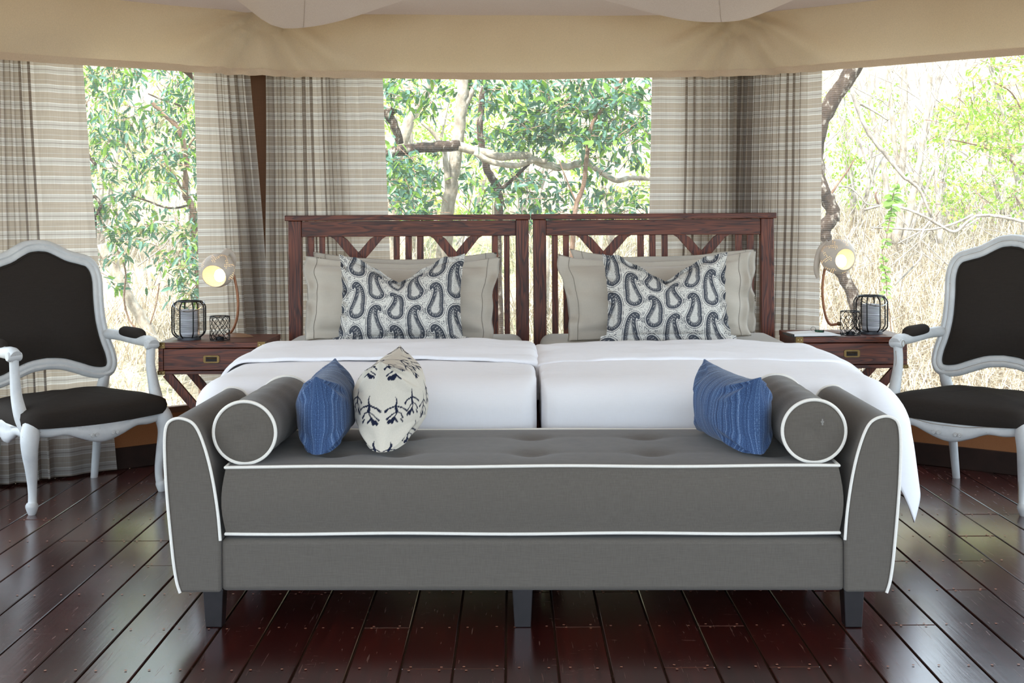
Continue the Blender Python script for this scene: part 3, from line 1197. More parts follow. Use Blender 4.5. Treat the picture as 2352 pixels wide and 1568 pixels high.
def lumbar_post(u, v, p, s):
    # sits on its long edge: the lower edge is flattened a little
    # gathers running in from the corners, and small ears
    c = max(0.0, min(abs(u), abs(v)) - 0.35) / 0.65
    p.y += s * 0.012 * min(1, (1 - max(abs(u), abs(v))) / 0.10) * c * (1 - c) * 4 * math.sin(9 * math.atan2(1 - abs(v), 1 - abs(u) + 1e-6) + u * 3)
    p.z += 0.012 * c ** 3 * (1 if v > 0 else 0)
    p.x += 0.012 * c ** 3 * (1 if u > 0 else -1)
    p.z = max(p.z, 0.004 + 0.012 * (p.z < 0.03) * abs(u))
    return p


for label, px, wdt, hgt, thk, mat, nx_, ny_, rz, y0, lean, seed in (
        ('blue striped cushion standing between the bolster and the coral-print cushion', 733, 0.47, 0.245, 0.175, 'blue', 90, 60, PI / 2 + 0.02, 3.90, 0.0, 1.0),
        ('blue striped cushion standing alone beside the bolster with the pale mark', 1737, 0.47, 0.240, 0.195, 'blue', 90, 60, PI / 2 + 0.20, 3.865, 0.0, 2.0),
        ('cream linen cushion printed with navy coral branches', 879, 0.46, 0.285, 0.226, 'coral_print', 250, 140, PI / 2 - 0.04, 3.935, 0.0, 3.0)):
    V, Q, UV = pillow_mesh(wdt, hgt, thk, nx_, ny_, 0.0, 0.085, 0.006, seed, lumbar_post, 2.5, 0.56, 11, True)
    cols = coral(UV, UV[:, 0].max() * 2, UV[:, 1].max() * 2) if mat == 'coral_print' else np.concatenate([UV[:, :2], np.zeros((len(UV), 1)), np.ones((len(UV), 1))], 1)
    o = np_mesh('lumbar_cushion', V, Q, MT[mat], None, 180, cols)
    tag(o, label, 'cushion', 'loose cushions on the bench')
    yc = y0 + wdt / 2
    xc = (px - 1176 - ROLL * 450) * (y0 + 0.05) / F
    xc += -(wdt / 2) * math.cos(rz) * -1 if False else 0
    # the near end shows at px; the cushion runs back from there
    ctr = Vector((xc, y0, 0)) + Vector((math.cos(rz), math.sin(rz), 0)) * (wdt / 2)
    place(o, (ctr.x, ctr.y, 0.496), rz, 0.0, lean)

# ================================================================== BEDS
BY = 6.42                      # front face of the headboards
HS = F / BY


def hx(px):
    return (px - 1176) / HS


def hz(py, px=900):
    return EYE - (py - 490 + ROLL * (px - 1176)) / HS


def bed(label, x0, x1, posts, slats, xs, capx):
    t = thing('slatted_bed', label, 'bed', (0, 0, 0), 0, 'twin wooden beds')
    ztop = 1.246
    MB().box(capx[0], capx[1], BY - 0.022, BY + 0.05, ztop - 0.028, ztop).build('cap_rail', MT['wood_x'], t, bevel=0.003)
    for a, b in posts:
        MB().box(a, b, BY - 0.006, BY + 0.045, 0.0, ztop - 0.028).build('post', MT['wood_z'], t, bevel=0.003)
    zr = hz(543)
    MB().box(posts[0][1], posts[1][0], BY + 0.002, BY + 0.036, zr, ztop - 0.03).build('top_rail', MT['wood_x'], t, bevel=0.002)
    zl = 0.52
    MB().box(posts[0][1], posts[1][0], BY + 0.002, BY + 0.036, zl, zl + 0.10).build('lower_rail', MT['wood_x'], t, bevel=0.002)
    for a, b in slats:
        MB().box(a, b, BY + 0.010, BY + 0.030, zl + 0.10, zr).build('slat', MT['wood_z'], t, bevel=0.0015)
    for (xa, xb) in xs:                                  # crossed braces, each slightly bowed
        mid = (xa + xb) / 2
        zc = zr - 0.115
        for s in (-1, 1):
            top = Vector((mid + s * (xb - xa) * 0.64, 0, zr + 0.035))
            dn = Vector((mid - s * (xb - xa) / 2, 0, zr - 0.245))
            pts = smooth_path([top, Vector((mid + s * (xb - xa) * 0.20, 0, zr - 0.070)), Vector((mid - s * 0.012, 0, zc - 0.014)), Vector((mid - s * (xb - xa) * 0.28, 0, zr - 0.185)), dn], 15)
            y0, y1 = (BY + 0.006, BY + 0.032) if s < 0 else (BY + 0.009, BY + 0.029)
            L, R = [], []
            for k, p in enumerate(pts):
                tg = (pts[min(k + 1, 14)] - pts[max(k - 1, 0)]).normalized()
                nn = Vector((-tg.z, 0, tg.x)) * 0.0235
                L.append(((p + nn).x, min((p + nn).z, zr + 0.004)))
                R.append(((p - nn).x, min((p - nn).z, zr + 0.004)))
            out = L + R[::-1]
            area = sum(out[i][0] * out[(i + 1) % len(out)][1] - out[(i + 1) % len(out)][0] * out[i][1] for i in range(len(out)))
            MB().prism(out if area > 0 else out[::-1], y0, y1).build('brace', MT['wood_z'], t, smooth=35, bevel=0.0015)
    # side rails and feet under the mattress
    for xx in (x0 + 0.015, x1 - 0.045):
        MB().box(xx, xx + 0.03, 4.68, BY - 0.008, 0.20, 0.335).build('side_rail', MT['wood_y'], t, bevel=0.002)
        MB().box(xx - 0.01, xx + 0.05, 4.66, 4.72, 0.0, 0.335).build('leg', MT['wood_z'], t, bevel=0.003)
    MB().box(x0 + 0.02, x1 - 0.02, 4.665, 4.70, 0.20, 0.335).build('foot_rail', MT['wood_x'], t, bevel=0.002)
    return t


def pxs(*prs):
    return [(hx(a), hx(b)) for a, b in prs]


bed('dark slatted wooden bed with its headboard before the wide curtain', hx(668), hx(1214), pxs((662, 692), (1184, 1214)),
    pxs((705, 720), (732, 745), (903, 917), (930, 945), (957, 972), (1129, 1143), (1157, 1170)), pxs((776, 868), (1004, 1090)), (hx(655), hx(1217.5)))
bed('dark slatted wooden bed with its headboard beside the bedside table holding the notebook', hx(1226), hx(1774), pxs((1224, 1254), (1747, 1777)),
    pxs((1267, 1281), (1293, 1307), (1464, 1479), (1492, 1506), (1520, 1534), (1690, 1705), (1717, 1732)), pxs((1340, 1432), (1565, 1658)), (hx(1220), hx(1782)))


def soft_box(x0, x1, y0, y1, z0, z1, r, n=10):
    """Box with all edges rounded by r (superellipse rings)."""
    mb = MB()
    rings = [(r * (1 - math.sin(a * PI / 2 / 5)), r * (1 - math.cos(a * PI / 2 / 5))) for a in range(6)]   # inset, depth
    rings = [(r * (1 - math.sin(PI / 2 * k / 6)), r * (1 - math.cos(PI / 2 * k / 6))) for k in range(7)]
    levels = [(r - r * math.sin(PI / 2 * k / 6), z0 + r * (1 - math.cos(PI / 2 * k / 6))) for k in range(7)]
    levels += [(a, z1 - (z - z0)) for a, z in reversed(levels)]

    def outline(ins):
        pts = []
        rr = max(r * 1.3 - ins, 0.004)
        for cx, cy, a0 in ((x1 - ins - rr, y1 - ins - rr, 0), (x0 + ins + rr, y1 - ins - rr, 90), (x0 + ins + rr, y0 + ins + rr, 180), (x1 - ins - rr, y0 + ins + rr, 270)):
            for k in range(7):
                a = math.radians(a0 + 15 * k)
                pts.append((cx + rr * math.cos(a), cy + rr * math.sin(a)))
        return pts
    outs = [(outline(i), z) for i, z in levels]
    m = len(outs[0][0])
    mb.grid(lambda i, j: (*outs[j][0][i], outs[j][1]), m, len(outs), cu=True)
    k = len(outs) * m
    mb.f.append(tuple(range(m - 1, -1, -1)))
    mb.f.append(tuple(range(k - m, k)))
    return mb


XL0, XL1 = hx(676), 0.052
XR0, XR1 = 0.135, hx(1764)
ZM = 0.646
for lab, a, b in (('beige sheeted mattress on the bed before the wide curtain', XL0, XL1), ('beige sheeted mattress on the bed by the notebook table', XR0, XR1)):
    o = soft_box(a, b, 4.66, BY - 0.012, 0.336, ZM, 0.055).build('mattress', MT['sheet'], None, smooth=60)
    tag(o, lab, 'mattress', 'mattresses on the twin beds')


# ---- duvets: a cloth laid over the mattress, turned back near the pillows
def cloth_point(a, b, xin, xout, yf, ztop, r, rf, flare, seed, hi=0.0):
    """a runs from the inner to the outer side, b from the foot to the head (metres on the cloth)."""
    sgn = 1 if xout > xin else -1
    W = abs(xout - xin)
    ea_out = max(0.0, a - W)
    ea_in = max(0.0, -a)
    eb = max(0.0, -b)
    x = xin + sgn * min(max(a, 0), W)
    y = yf + max(b, 0)

    def roll(e, rr, fl):
        if e < rr * PI / 2:
            return rr * math.sin(e / rr), rr * (1 - math.cos(e / rr))
        return rr + fl * (e - rr * PI / 2), rr + (e - rr * PI / 2)
    if ea_out > 0:
        e = math.hypot(ea_out, eb)
        k = ea_out / e
        rr = rf + (r - rf) * k
        h, dz = roll(e, rr, flare * k)
        x += sgn * h * k
        y -= h * math.sqrt(max(0, 1 - k * k))
        z = ztop - dz
        drop = dz
        wob = 0.018 * min(1, drop / 0.25) * math.sin(y * 13 + seed + 2.5 * noise.noise(Vector((y * 2, seed, 0))))
        x += sgn * wob * k
    elif ea_in > 0:
        e = math.hypot(ea_in, eb)
        k = ea_in / e
        h, dz = roll(e, 0.085, 0.0)
        x -= sgn * min(h, 0.045) * k * 0.6
        y -= h * math.sqrt(max(0, 1 - k * k))
        z = ztop - dz
    else:
        h, dz = roll(eb, rf, 0.0)
        y -= h
        z = ztop - dz
    # soft rise of the filling and small ripples
    inn = min(1, max(0, min(a, W - a) / 0.25)) if 0 < a < W else 0
    z += 0.008 * inn
    z += 0.006 * noise.noise(Vector((x * 4, y * 4, seed))) + 0.003 * noise.noise(Vector((x * 13, y * 5, seed + 3)))
    edge = max(0, 1 - abs(a) / 0.16)
    z += 0.009 * edge * noise.noise(Vector((x * 6, y * 26, seed)))
    return (x, y, max(z + hi, 0.012))


def duvet(label, xin, xout, r, flare, over, seed):
    yf, yh, fold0 = 4.635, 5.66, 5.06
    W = abs(xout - xin)
    t = thing('white_duvet', label, 'duvet', (0, 0, 0), 0, 'white duvets on the twin beds')
    zt = ZM + 0.006
    na, nb = 96, 80
    a0, a1, b0, b1 = -0.26, W + over, -0.36, yh - yf - 0.05
    fs = (lambda i, j: cloth_point(a0 + (a1 - a0) * i / (na - 1), b0 + (b1 - b0) * j / (nb - 1), xin, xout, yf, zt, r, 0.10, flare, seed))
    o = MB().grid(fs, na, nb).build('cover', MT['duvet'], t, smooth=180)
    m = o.modifiers.new('solid', 'SOLIDIFY')
    m.thickness = 0.004
    m.offset = -1
    # turned-back band: rolls up from its loose edge, ends in a puffed fold by the pillows
    nb2 = 40
    L = yh - fold0

    def fp(i, j):
        t_ = j / (nb2 - 1)
        a = -0.20 + (W + 0.20 + over * 0.45) * i / (na - 1)
        b = fold0 - yf + L * t_
        hi = 0.007 + 0.015 * math.sin(min(t_ * 6, PI / 2))
        hi += 0.010 * noise.noise(Vector((a * 3 + b * 2.2, b * 6 - a, seed + 7))) + 0.004 * noise.noise(Vector((a * 9 + b * 7, b * 14 - a * 3, seed + 2)))
        if t_ > 0.9:
            q = (t_ - 0.9) / 0.1
            hi += 0.005 * math.sin(q * PI) - 0.065 * q * q
        bb = b + 0.012 * noise.noise(Vector((a * 5, 0, seed))) * (1 - t_)
        return cloth_point(a, bb, xin - (0.008 if xout > xin else -0.008), xout, yf, zt, r + 0.02, 0.1, flare, seed, hi)
    f = MB().grid(fp, na, nb2).build('turned_back_fold', MT['duvet'], t, smooth=180)
    m = f.modifiers.new('solid', 'SOLIDIFY')
    m.thickness = 0.014
    m.offset = -1
    return t


duvet('plump white duvet turned back on the bed behind the coral-print cushion', 0.055, XL0 + 0.055, 0.11, 0.06, 0.46, 1.0)
duvet('plump white duvet whose corner trails to the floor beside the clean white armchair', 0.130, XR1 - 0.055, 0.20, 0.12, 0.50, 5.0)


# ---- pillows
def beige_pillow(label, px, py, Y, w, h, t, rz, tilt, seed, roll=0.0):
    def post(u, v, p, s):
        fl = max(0, abs(u) - 0.84) / 0.16
        p.y += 0.055 * fl * noise.noise(Vector((v * 1.7, u * 2, seed * 2)))
        p.z += 0.020 * fl * noise.noise(Vector((v * 2.1, seed, u)))
        p.z -= 0.034 * (1 - u * u) * max(0, v) ** 2
        p.z += 0.030 * abs(u) ** 5 * max(0, v) * noise.noise(Vector((u * 1.5, seed * 4.1, 0)))
        p.x += 0.018 * (1 if u > 0 else -1) * abs(u) ** 3 * v
        p.y += 0.010 * abs(u) ** 2 * math.sin(v * 11 + u * 5 + seed)
        p.x += 0.020 * noise.noise(Vector((v * 2.6, seed * 1.9, u * 0.6))) * abs(u)
        return p
    V, Q, UV = pillow_mesh(w, h, t, 72, 50, 0.045, 0.03, 0.017, seed, post, 2.6, 0.5, 6.0)
    o = np_mesh('bed_pillow', V, Q, MT['pillow'], None, 180)
    tag(o, label, 'pillow', 'beige pillows on the beds')
    place(o, (P(px, py, Y).x, Y, ZM + 0.012), rz, tilt, roll)
    # stitched line where the border meets the filling
    for s in (-1, 1):
        col = np.where(np.abs(UV[:, 0] - s * (w / 2 - 0.047)) < w / 71 * 0.6)[0]
        col = [k for k in col if UV[k, 2] < 0]
        col = sorted(col, key=lambda k: UV[k, 1])
        pts, last = [], None
        for k in col:
            if last is None or UV[k, 1] - last > 0.004:
                pts.append(Vector(V[k]) + Vector((0, -0.0015, 0)))
                last = UV[k, 1]
        if len(pts) > 4:
            MB().tube(pts, 0.0013, 4).build('stitch_line', MT['pillow_seam'], o)
    return o


beige_pillow('mostly hidden rear beige pillow on the bed before the wide curtain', 932, 700, 6.12, 0.86, 0.425, 0.10, 0.02, 0.28, 1.0)
beige_pillow('front beige pillow beside the wide curtain, directly behind a paisley cushion', 914, 700, 5.95, 0.92, 0.415, 0.165, -0.02, 0.34, 2.0, 0.015)
beige_pillow('mostly hidden rear beige pillow on the bed by the notebook table', 1535, 700, 6.12, 0.88, 0.43, 0.10, 0.0, 0.28, 3.0, -0.02)
beige_pillow('front beige pillow by the bedside table with notebook, behind a paisley cushion', 1515, 700, 5.95, 0.90, 0.42, 0.165, 0.02, 0.34, 4.0, -0.015)


def paisley_cushion(label, px, Y, seed, ox, oy, rz):
    def post(u, v, p, s):
        dip = 0.125 * max(0.0, 1 - abs(u + 0.03) / 0.72) ** 1.15
        k = ((v + 1) / 2) ** 1.6
        p.z -= dip * k
        p.y += 0.02 * dip / 0.125 * k * -1
        p.z += 0.010 * abs(u) ** 6 * v
        p.x *= 1 - 0.03 * (1 - v * v)
        fl = max(0, max(abs(u), abs(v)) - 0.88) / 0.12
        p.y += 0.012 * fl * math.sin(u * 19 + v * 23 + seed)
        if v < -0.8 and abs(u) > 0.8:
            p.x += 0.025 * (1 if u > 0 else -1) * (abs(u) - 0.8) / 0.2
        return p
    V, Q, UV = pillow_mesh(0.585, 0.412, 0.15, 350, 250, 0.03, 0.045, 0.004, seed, post, 2.5, 0.55, 8.0)
    o = np_mesh('paisley_cushion', V, Q, MT['paisley'], None, 180, paisley(UV, ox, oy))
    tag(o, label, 'cushion', 'paisley cushions on the beds')
    place(o, (P(px, 700, Y).x, Y, ZM + 0.014), rz, 0.30)
    return o


paisley_cushion('black and cream paisley cushion on the bed beside the wide curtain', 919, 5.755, 1.0, 0.02, 0.01, 0.0)
paisley_cushion('black and cream paisley cushion on the bed by the notebook table', 1536, 5.755, 2.0, 0.075, 0.06, 0.02)

# ================================================================== BEDSIDE TABLES
TZ = 0.66


def bedside(label, x0, x1, y0, dep):
    w, h = x1 - x0, 0.148
    t = thing('bedside_table', label, 'bedside table', ((x0 + x1) / 2, y0, 0), 0, 'campaign bedside tables')
    a, b = -w / 2, w / 2
    zb = TZ - h
    MB().box(a, b, 0.0, dep, TZ - 0.026, TZ).build('table_top', MT['wood_x'], t, bevel=0.002)
    body = MB()
    body.box(a + 0.002, a + 0.024, 0.004, dep - 0.004, zb + 0.016, TZ - 0.0262)
    body.box(b - 0.024, b - 0.002, 0.004, dep - 0.004, zb + 0.016, TZ - 0.0262)
    body.box(a + 0.024, b - 0.024, dep - 0.024, dep - 0.004, zb + 0.016, TZ - 0.0262)
    body.box(a + 0.002, b - 0.002, 0.002, dep - 0.004, zb, zb + 0.016)
    body.build('case', MT['wood_x'], t, smooth=0, bevel=0.0015)
    dr = MB().box(a + 0.0265, b - 0.0265, 0.003, 0.03, zb + 0.019, TZ - 0.0295).build('drawer', MT['wood_x'], t, bevel=0.002)
    zc = (zb + TZ) / 2 - 0.004
    # recessed brass pull: plate with clipped corners, dark cup and a small bar
    pw, ph, c = 0.038, 0.018, 0.006
    outer = [(-pw + c, -ph), (pw - c, -ph), (pw, -ph + c), (pw, ph - c), (pw - c, ph), (-pw + c, ph), (-pw, ph - c), (-pw, -ph + c)]
    hd = MB().prism([(x, z + zc) for x, z in outer], -0.0010, 0.0032).build('handle', MT['brass'], dr, smooth=0, bevel=0.0006, seg=1)
    MB().box(-0.026, 0.026, -0.0016, 0.0, zc - 0.011, zc + 0.010).build('handle_recess', MT['dark_recess'], dr, smooth=0)
    MB().tube([(-0.022, -0.003, zc + 0.006), (-0.018, -0.006, zc + 0.004), (0.018, -0.006, zc + 0.004), (0.022, -0.003, zc + 0.006)], 0.0022, 6).build('handle_bar', MT['brass'], dr)
    for s in (-1, 1):
        xe = a if s < 0 else b
        for z0_, z1_ in ((TZ - 0.0265, TZ + 0.0012), (zb - 0.001, zb + 0.0165)):
            br = MB()
            xi = xe - s * 0.034
            br.box(min(xe + s * 0.0012, xi), max(xe + s * 0.0012, xi), -0.0012, 0.0015, z0_, z1_)
            br.box(min(xe, xe + s * 0.0012), max(xe, xe + s * 0.0012), 0.0, 0.032, z0_, z1_)
            o = br.build('corner_bracket', MT['brass'], t, smooth=0)
            sc = MB()
            for k in (0.010, 0.025):
                sc.ball((xe - s * k, -0.0016, (z0_ + z1_) / 2), 0.0026, 8, 5, 1, 0.5, 1)
            sc.build('screws', MT['brass_light'], o)
    # crossed legs front and back, with stretchers
    for y in (0.022, dep - 0.05):
        for s, dy in ((-1, 0.0), (1, 0.022)):
            MB().bar((s * (w / 2 - 0.035), y + dy, zb + 0.002), (-s * (w / 2 - 0.035), y + dy, 0.012), 0.040, 0.020, (0, 1, 0)).build('leg', MT['wood_z'], t, smooth=0, bevel=0.002)
    MB().box(-0.014, 0.014, 0.055, dep - 0.052, 0.245, 0.275).build('stretcher', MT['wood_y'], t, bevel=0.002)
    for s in (-1, 1):
        MB().box(s * (w / 2 - 0.05) - 0.02, s * (w / 2 - 0.05) + 0.02, 0.02, dep - 0.02, 0.0, 0.016).build('foot_bar', MT['wood_y'], t, bevel=0.003)
    return t


bedside('dark wooden campaign bedside table with crossed legs, holding only lamp and lanterns', -1.648, -1.150, 5.88, 0.40)
bedside('dark wooden campaign bedside table with crossed legs, holding a notebook', 1.332, 1.858, 5.96, 0.38)


# ================================================================== LAMPS
def lamp(label, ctr, R, aim, hole, neck, arm_pts, arm_r, base_at, base_shape, knob=None, dots=0):
    """Gourd lamp: a hollow pierced ball on a bent arm, with the gourd's curling neck."""
    bx, by, bz = base_at
    t = thing('gourd_lamp', label, 'lamp', base_at, 0, 'lit gourd table lamps')
    loc = lambda p: Vector(p) - Vector(base_at)
    c = loc(ctr)
    aim = Vector(aim).normalized()
    q = aim.to_track_quat('Z', 'Y').to_matrix()
    # hollow ball: rings from the opening backwards; small quads left out are the pierced holes
    nseg, nr = 168, 78
    th0 = hole

    def sp(i, j, r):
        th = th0 + (PI - 0.02 - th0) * j / (nr - 1)
        ph = 2 * PI * i / nseg
        return c + q @ Vector((math.sin(th) * math.cos(ph), math.sin(th) * math.sin(ph), math.cos(th))) * r
    vs = [sp(i, j, R) for j in range(nr) for i in range(nseg)]
    fs = []
    for j in range(nr - 1):
        for i in range(nseg):
            flower = (j % 3 == 1) and (i % 4 == (2 if j % 2 else 0)) and 3 <= j <= 46
            wave = 24 + 13 * math.sin(2 * PI * i / nseg * 7 + dots)
            pierced = flower and abs(j - wave) < 7
            if not pierced:
                i2 = (i + 1) % nseg
                fs.append((j * nseg + i, j * nseg + i2, (j + 1) * nseg + i2, (j + 1) * nseg + i))
    sh = MB().add(vs, fs).build('shade', MT['gourd'], t, smooth=180)
    rim = [sp(i, 0, R) for i in range(nseg)]
    MB().tube(rim, 0.0022, 6, closed=True).build('shade_rim', MT['gourd'], sh)
    npts = smooth_path([loc(p) for p in neck[0]], 20)
    MB().tube(npts, smooth_vals(neck[1], 20), 12).build('gourd_neck', MT['gourd'], t, smooth=180)
    bp = c + aim * R * 0.10 + Vector((0.012, 0, -0.020))
    MB().ball(bp, 0.026, 16, 10, 1, 1, 1.2).build('bulb', MT['bulb'], t, smooth=180)
    ap = smooth_path([loc(p) for p in arm_pts], 28)
    MB().tube(ap, arm_r, 10).build('arm', MT['lamp_arm'], t, smooth=180)
    if base_shape == 'leaf':
        prof = lambda i, j: (0.058 * (j / 8) * math.cos(2 * PI * i / 28) + 0.028 * (j / 8) * (math.cos(2 * PI * i / 28) > 0) * math.cos(2 * PI * i / 28), 0.042 * (j / 8) * math.sin(2 * PI * i / 28), 0.003 + 0.017 * (1 - (j / 8) ** 2.2))
    else:
        prof = lambda i, j: (0.070 * (j / 8) * math.cos(2 * PI * i / 28), 0.052 * (j / 8) * math.sin(2 * PI * i / 28), 0.003 + 0.011 * (1 - (j / 8) ** 3))
    mb = MB().grid(prof, 28, 9, cu=True)
    n0 = 8 * 28
    mb.add([(mb.v[n0 + i][0], mb.v[n0 + i][1], 0.0005) for i in range(28)], [])
    for i in range(28):
        mb.f.append((n0 + i, 9 * 28 + i, 9 * 28 + (i + 1) % 28, n0 + (i + 1) % 28))
    mb.f.append(tuple(9 * 28 + i for i in range(27, -1, -1)))
    mb.build('base', MT['lamp_base'], t, smooth=50)
    if knob is not None:
        MB().ball(loc(knob), 0.011, 12, 8).build('knob', MT['lamp_knob'], t, smooth=180)
    return t


Y1 = 6.08
lamp('lit gourd lamp on a brown curved stand before the narrow curtain', P(500, 621, Y1 - 0.03), 0.081, (-0.08, -0.86, -0.40), 0.79,
     ([P(512, 588, Y1 + 0.01), P(522, 578, Y1 + 0.04), P(534, 588, Y1 + 0.07), P(536, 606, Y1 + 0.09), P(530, 622, Y1 + 0.1)], [0.020, 0.018, 0.015, 0.013, 0.010]),
     [P(530, 610, Y1 + 0.05), P(539, 640, Y1 + 0.05), P(546, 680, Y1 + 0.05), P(546, 718, Y1 + 0.05), P(540, 745, Y1 + 0.05), P(530, 763, Y1 + 0.05), P(520, 768, Y1 + 0.05)], 0.0066,
     (P(541, 772, Y1 + 0.05).x, Y1 + 0.05, TZ + 0.0005), 'leaf', None, 0.4)
Y2 = 6.14
lamp('lit gourd lamp with a hanging gourd neck, beside the wide open window', P(1924, 589, Y2 - 0.03), 0.0845, (0.26, -0.90, -0.16), 0.66,
     ([P(1905, 562, Y2 + 0.02), P(1888, 572, Y2 + 0.03), P(1878, 596, Y2 + 0.03), P(1875, 620, Y2 + 0.03), P(1879, 638, Y2 + 0.03)], [0.026, 0.020, 0.016, 0.013, 0.010]),
     [P(1898, 606, Y2 + 0.04), P(1892, 630, Y2 + 0.04), P(1889, 665, Y2 + 0.04), P(1892, 705, Y2 + 0.04), P(1899, 733, Y2 + 0.04), P(1908, 745, Y2 + 0.04), P(1924, 744, Y2 + 0.03)], 0.0064,
     (P(1912, 752, Y2 + 0.04).x, Y2 + 0.03, TZ + 0.0005), 'disc', P(1927, 743, Y2 + 0.03), 1.7)


# ================================================================== LANTERNS AND CANDLES
def lantern(label, cl, x, y, ribs_off, bail_sign):
    t = thing('wire_lantern', label, 'lantern', (x, y, TZ + 0.0005), 0.2, 'black wire lanterns')
    R, Hh = 0.080, 0.182

    def prof(s):          # rounded barrel, s 0..1
        z = 0.012 + (Hh - 0.012) * s
        k = abs(2 * s - 1)
        return R * (1 - 0.30 * max(0, (k - 0.62) / 0.38) ** 2.2), z
    MB().lathe([(0.056, 0), (0.056, 0.012), (0.050, 0.014)], 28).build('base', MT['lantern_base'], t, smooth=40)
    for k in range(8):
        a = 2 * PI * k / 8 + ribs_off
        MB().tube([(prof(s / 18)[0] * math.cos(a), prof(s / 18)[0] * math.sin(a), prof(s / 18)[1]) for s in range(19)], 0.0032, 6).build('rib', MT['black_wire'], t)
    wires = MB()
    for k in range(36):
        s = (k + 0.5) / 36
        if k in (4, 5, 18, 29, 30) :
            continue
        r, z = prof(s)
        wires.tube([((r + 0.001) * math.cos(2 * PI * i / 24), (r + 0.001) * math.sin(2 * PI * i / 24), z + 0.001 * math.sin(i + k)) for i in range(24)], 0.0007, 4, closed=True)
    tag(wires.build('wire_wrap', MT['black_wire'], t), kind='stuff')
    r, z = prof(1.0)
    MB().tube([(r * math.cos(2 * PI * i / 28), r * math.sin(2 * PI * i / 28), z) for i in range(28)], 0.0035, 6, closed=True).build('top_ring', MT['black_wire'], t)
    pts = []
    for k in range(25):
        a = PI * k / 24
        pts.append((0.072 * math.cos(a), bail_sign * 0.085 * math.sin(a), Hh - 0.004 - 0.040 * math.sin(a) + 0.004 * (k in (0, 24))))
    MB().tube(pts, 0.0025, 6).build('handle', MT['steel_wire'], t)
    c = MB().lathe([(0.040, 0), (0.0415, 0.004), (0.0415, 0.122), (0.039, 0.127), (0.010, 0.125)], 28).build('pillar_candle', MT['wax'], None, smooth=40)
    MB().tube([(0, 0, 0.124), (0.001, 0, 0.136)], 0.0012, 5).build('wick', MT['black_cover'], c)
    c.location = (x, y, TZ + 0.0155)
    tag(c, cl, 'candle', 'white candles in the wire lanterns')
    return t


lantern('black wire lantern with a side-turned handle, before the narrow curtain', 'thick white candle inside the wire lantern by the narrow curtain', P(434, 760, 6.02).x, 6.02, 0.30, -1)
lantern('black wire lantern with its handle hanging in front, by the wide open window', 'thick white candle inside the wire lantern by the wide open window', P(2000, 750, 6.12).x, 6.12, 0.10, -1)


def tealight_holder(label, cl, x, y, seed):
    t = thing('wire_candle_holder', label, 'candle holder', (x, y, TZ + 0.0005), 0, 'small wire tealight holders')
    rn = random.Random(seed)
    R, Hh = 0.0455, 0.117
    net = MB()
    pts = {}
    nr_, nz_ = 12, 8
    for j in range(nz_):
        for i in range(nr_):
            a = 2 * PI * (i + 0.5 * (j % 2) + rn.uniform(-.28, .28)) / nr_
            z = 0.004 + (Hh - 0.008) * (j + (rn.uniform(-.25, .25) if 0 < j < nz_ - 1 else 0)) / (nz_ - 1)
            rr = R * (1 + rn.uniform(-.03, .03))
            pts[i, j] = (rr * math.cos(a), rr * math.sin(a), z)
    for j in range(nz_ - 1):
        for i in range(nr_):
            i2 = (i + 1) % nr_ if j % 2 else (i - 1) % nr_
            net.tube([pts[i, j], pts[i, j + 1]], 0.0013, 4)
            if rn.random() < 0.8:
                net.tube([pts[i, j], pts[i2, j + 1]], 0.0013, 4)
    tag(net.build('wire_net', MT['black_wire'], t), kind='stuff')
    for z in (0.004, Hh - 0.003):
        MB().tube([(R * math.cos(2 * PI * i / 24), R * math.sin(2 * PI * i / 24), z) for i in range(24)], 0.0022, 6, closed=True).build('rim', MT['black_wire'], t)
    c = thing('tealight', cl, 'candle', (x, y, TZ + 0.001), 0, 'tealights in wire holders')
    MB().lathe([(0.0190, 0), (0.0200, 0.001), (0.0200, 0.017), (0.0188, 0.017), (0.0188, 0.012)], 20, capt=False).build('tin_cup', MT['tin'], c, smooth=40)
    w = MB().lathe([(0.0186, 0.002), (0.0186, 0.0125), (0.003, 0.0135)], 20).build('wax', MT['wax'], c, smooth=40)
    MB().tube([(0, 0, 0.013), (0, 0, 0.019)], 0.0008, 4).build('wick', MT['black_cover'], w)
    return t


tealight_holder('small openwork wire candle holder beside the brown lamp stand, before the narrow curtain', 'tealight in the openwork holder before the narrow curtain', P(505, 770, 5.96).x, 5.96, 3)
tealight_holder('small openwork wire candle holder beside the notebook', 'tealight in the openwork holder beside the notebook', P(1953, 760, 6.04).x, 6.04, 8)

# notebook, loose papers and key fob
nb = thing('notebook', 'black-covered notebook lying open with white pages', 'notebook', (P(1862, 765, 6.02).x, 6.012, TZ), 0.10)
MB().box(-0.105, 0.085, -0.045, 0.095, 0.0005, 0.004).build('back_cover', MT['black_cover'], nb, bevel=0.001)
pg = MB().grid(lambda i, j: (-0.095 + 0.225 * i / 14, -0.042 + 0.130 * j / 6, 0.0135 + 0.004 * math.sin(PI * i / 14) - 0.006 * max(0, (i - 10) / 4) ** 2), 15, 7)
pg.grid(lambda i, j: (-0.095 + 0.225 * i / 14, -0.042, 0.0042 + (0.0135 + 0.004 * math.sin(PI * i / 14) - 0.006 * max(0, (i - 10) / 4) ** 2 - 0.0042) * j / 2), 15, 3)
pg.build('pages', MT['paper'], nb, smooth=30)
MB().box(-0.107, -0.099, -0.045, 0.095, 0.004, 0.012).build('cover_spine', MT['black_cover'], nb, bevel=0.001)
fob = thing('key_fob', 'green braided key fob with a wire ring on the notebook', 'key fob', (P(1878, 760, 6.02).x, 6.02, TZ + 0.0185), -0.12)
pts = [(0.036 * (k / 20) - 0.010, 0.002 * math.sin(k * 1.1), 0.006 - 0.004 * k / 20) for k in range(21)]
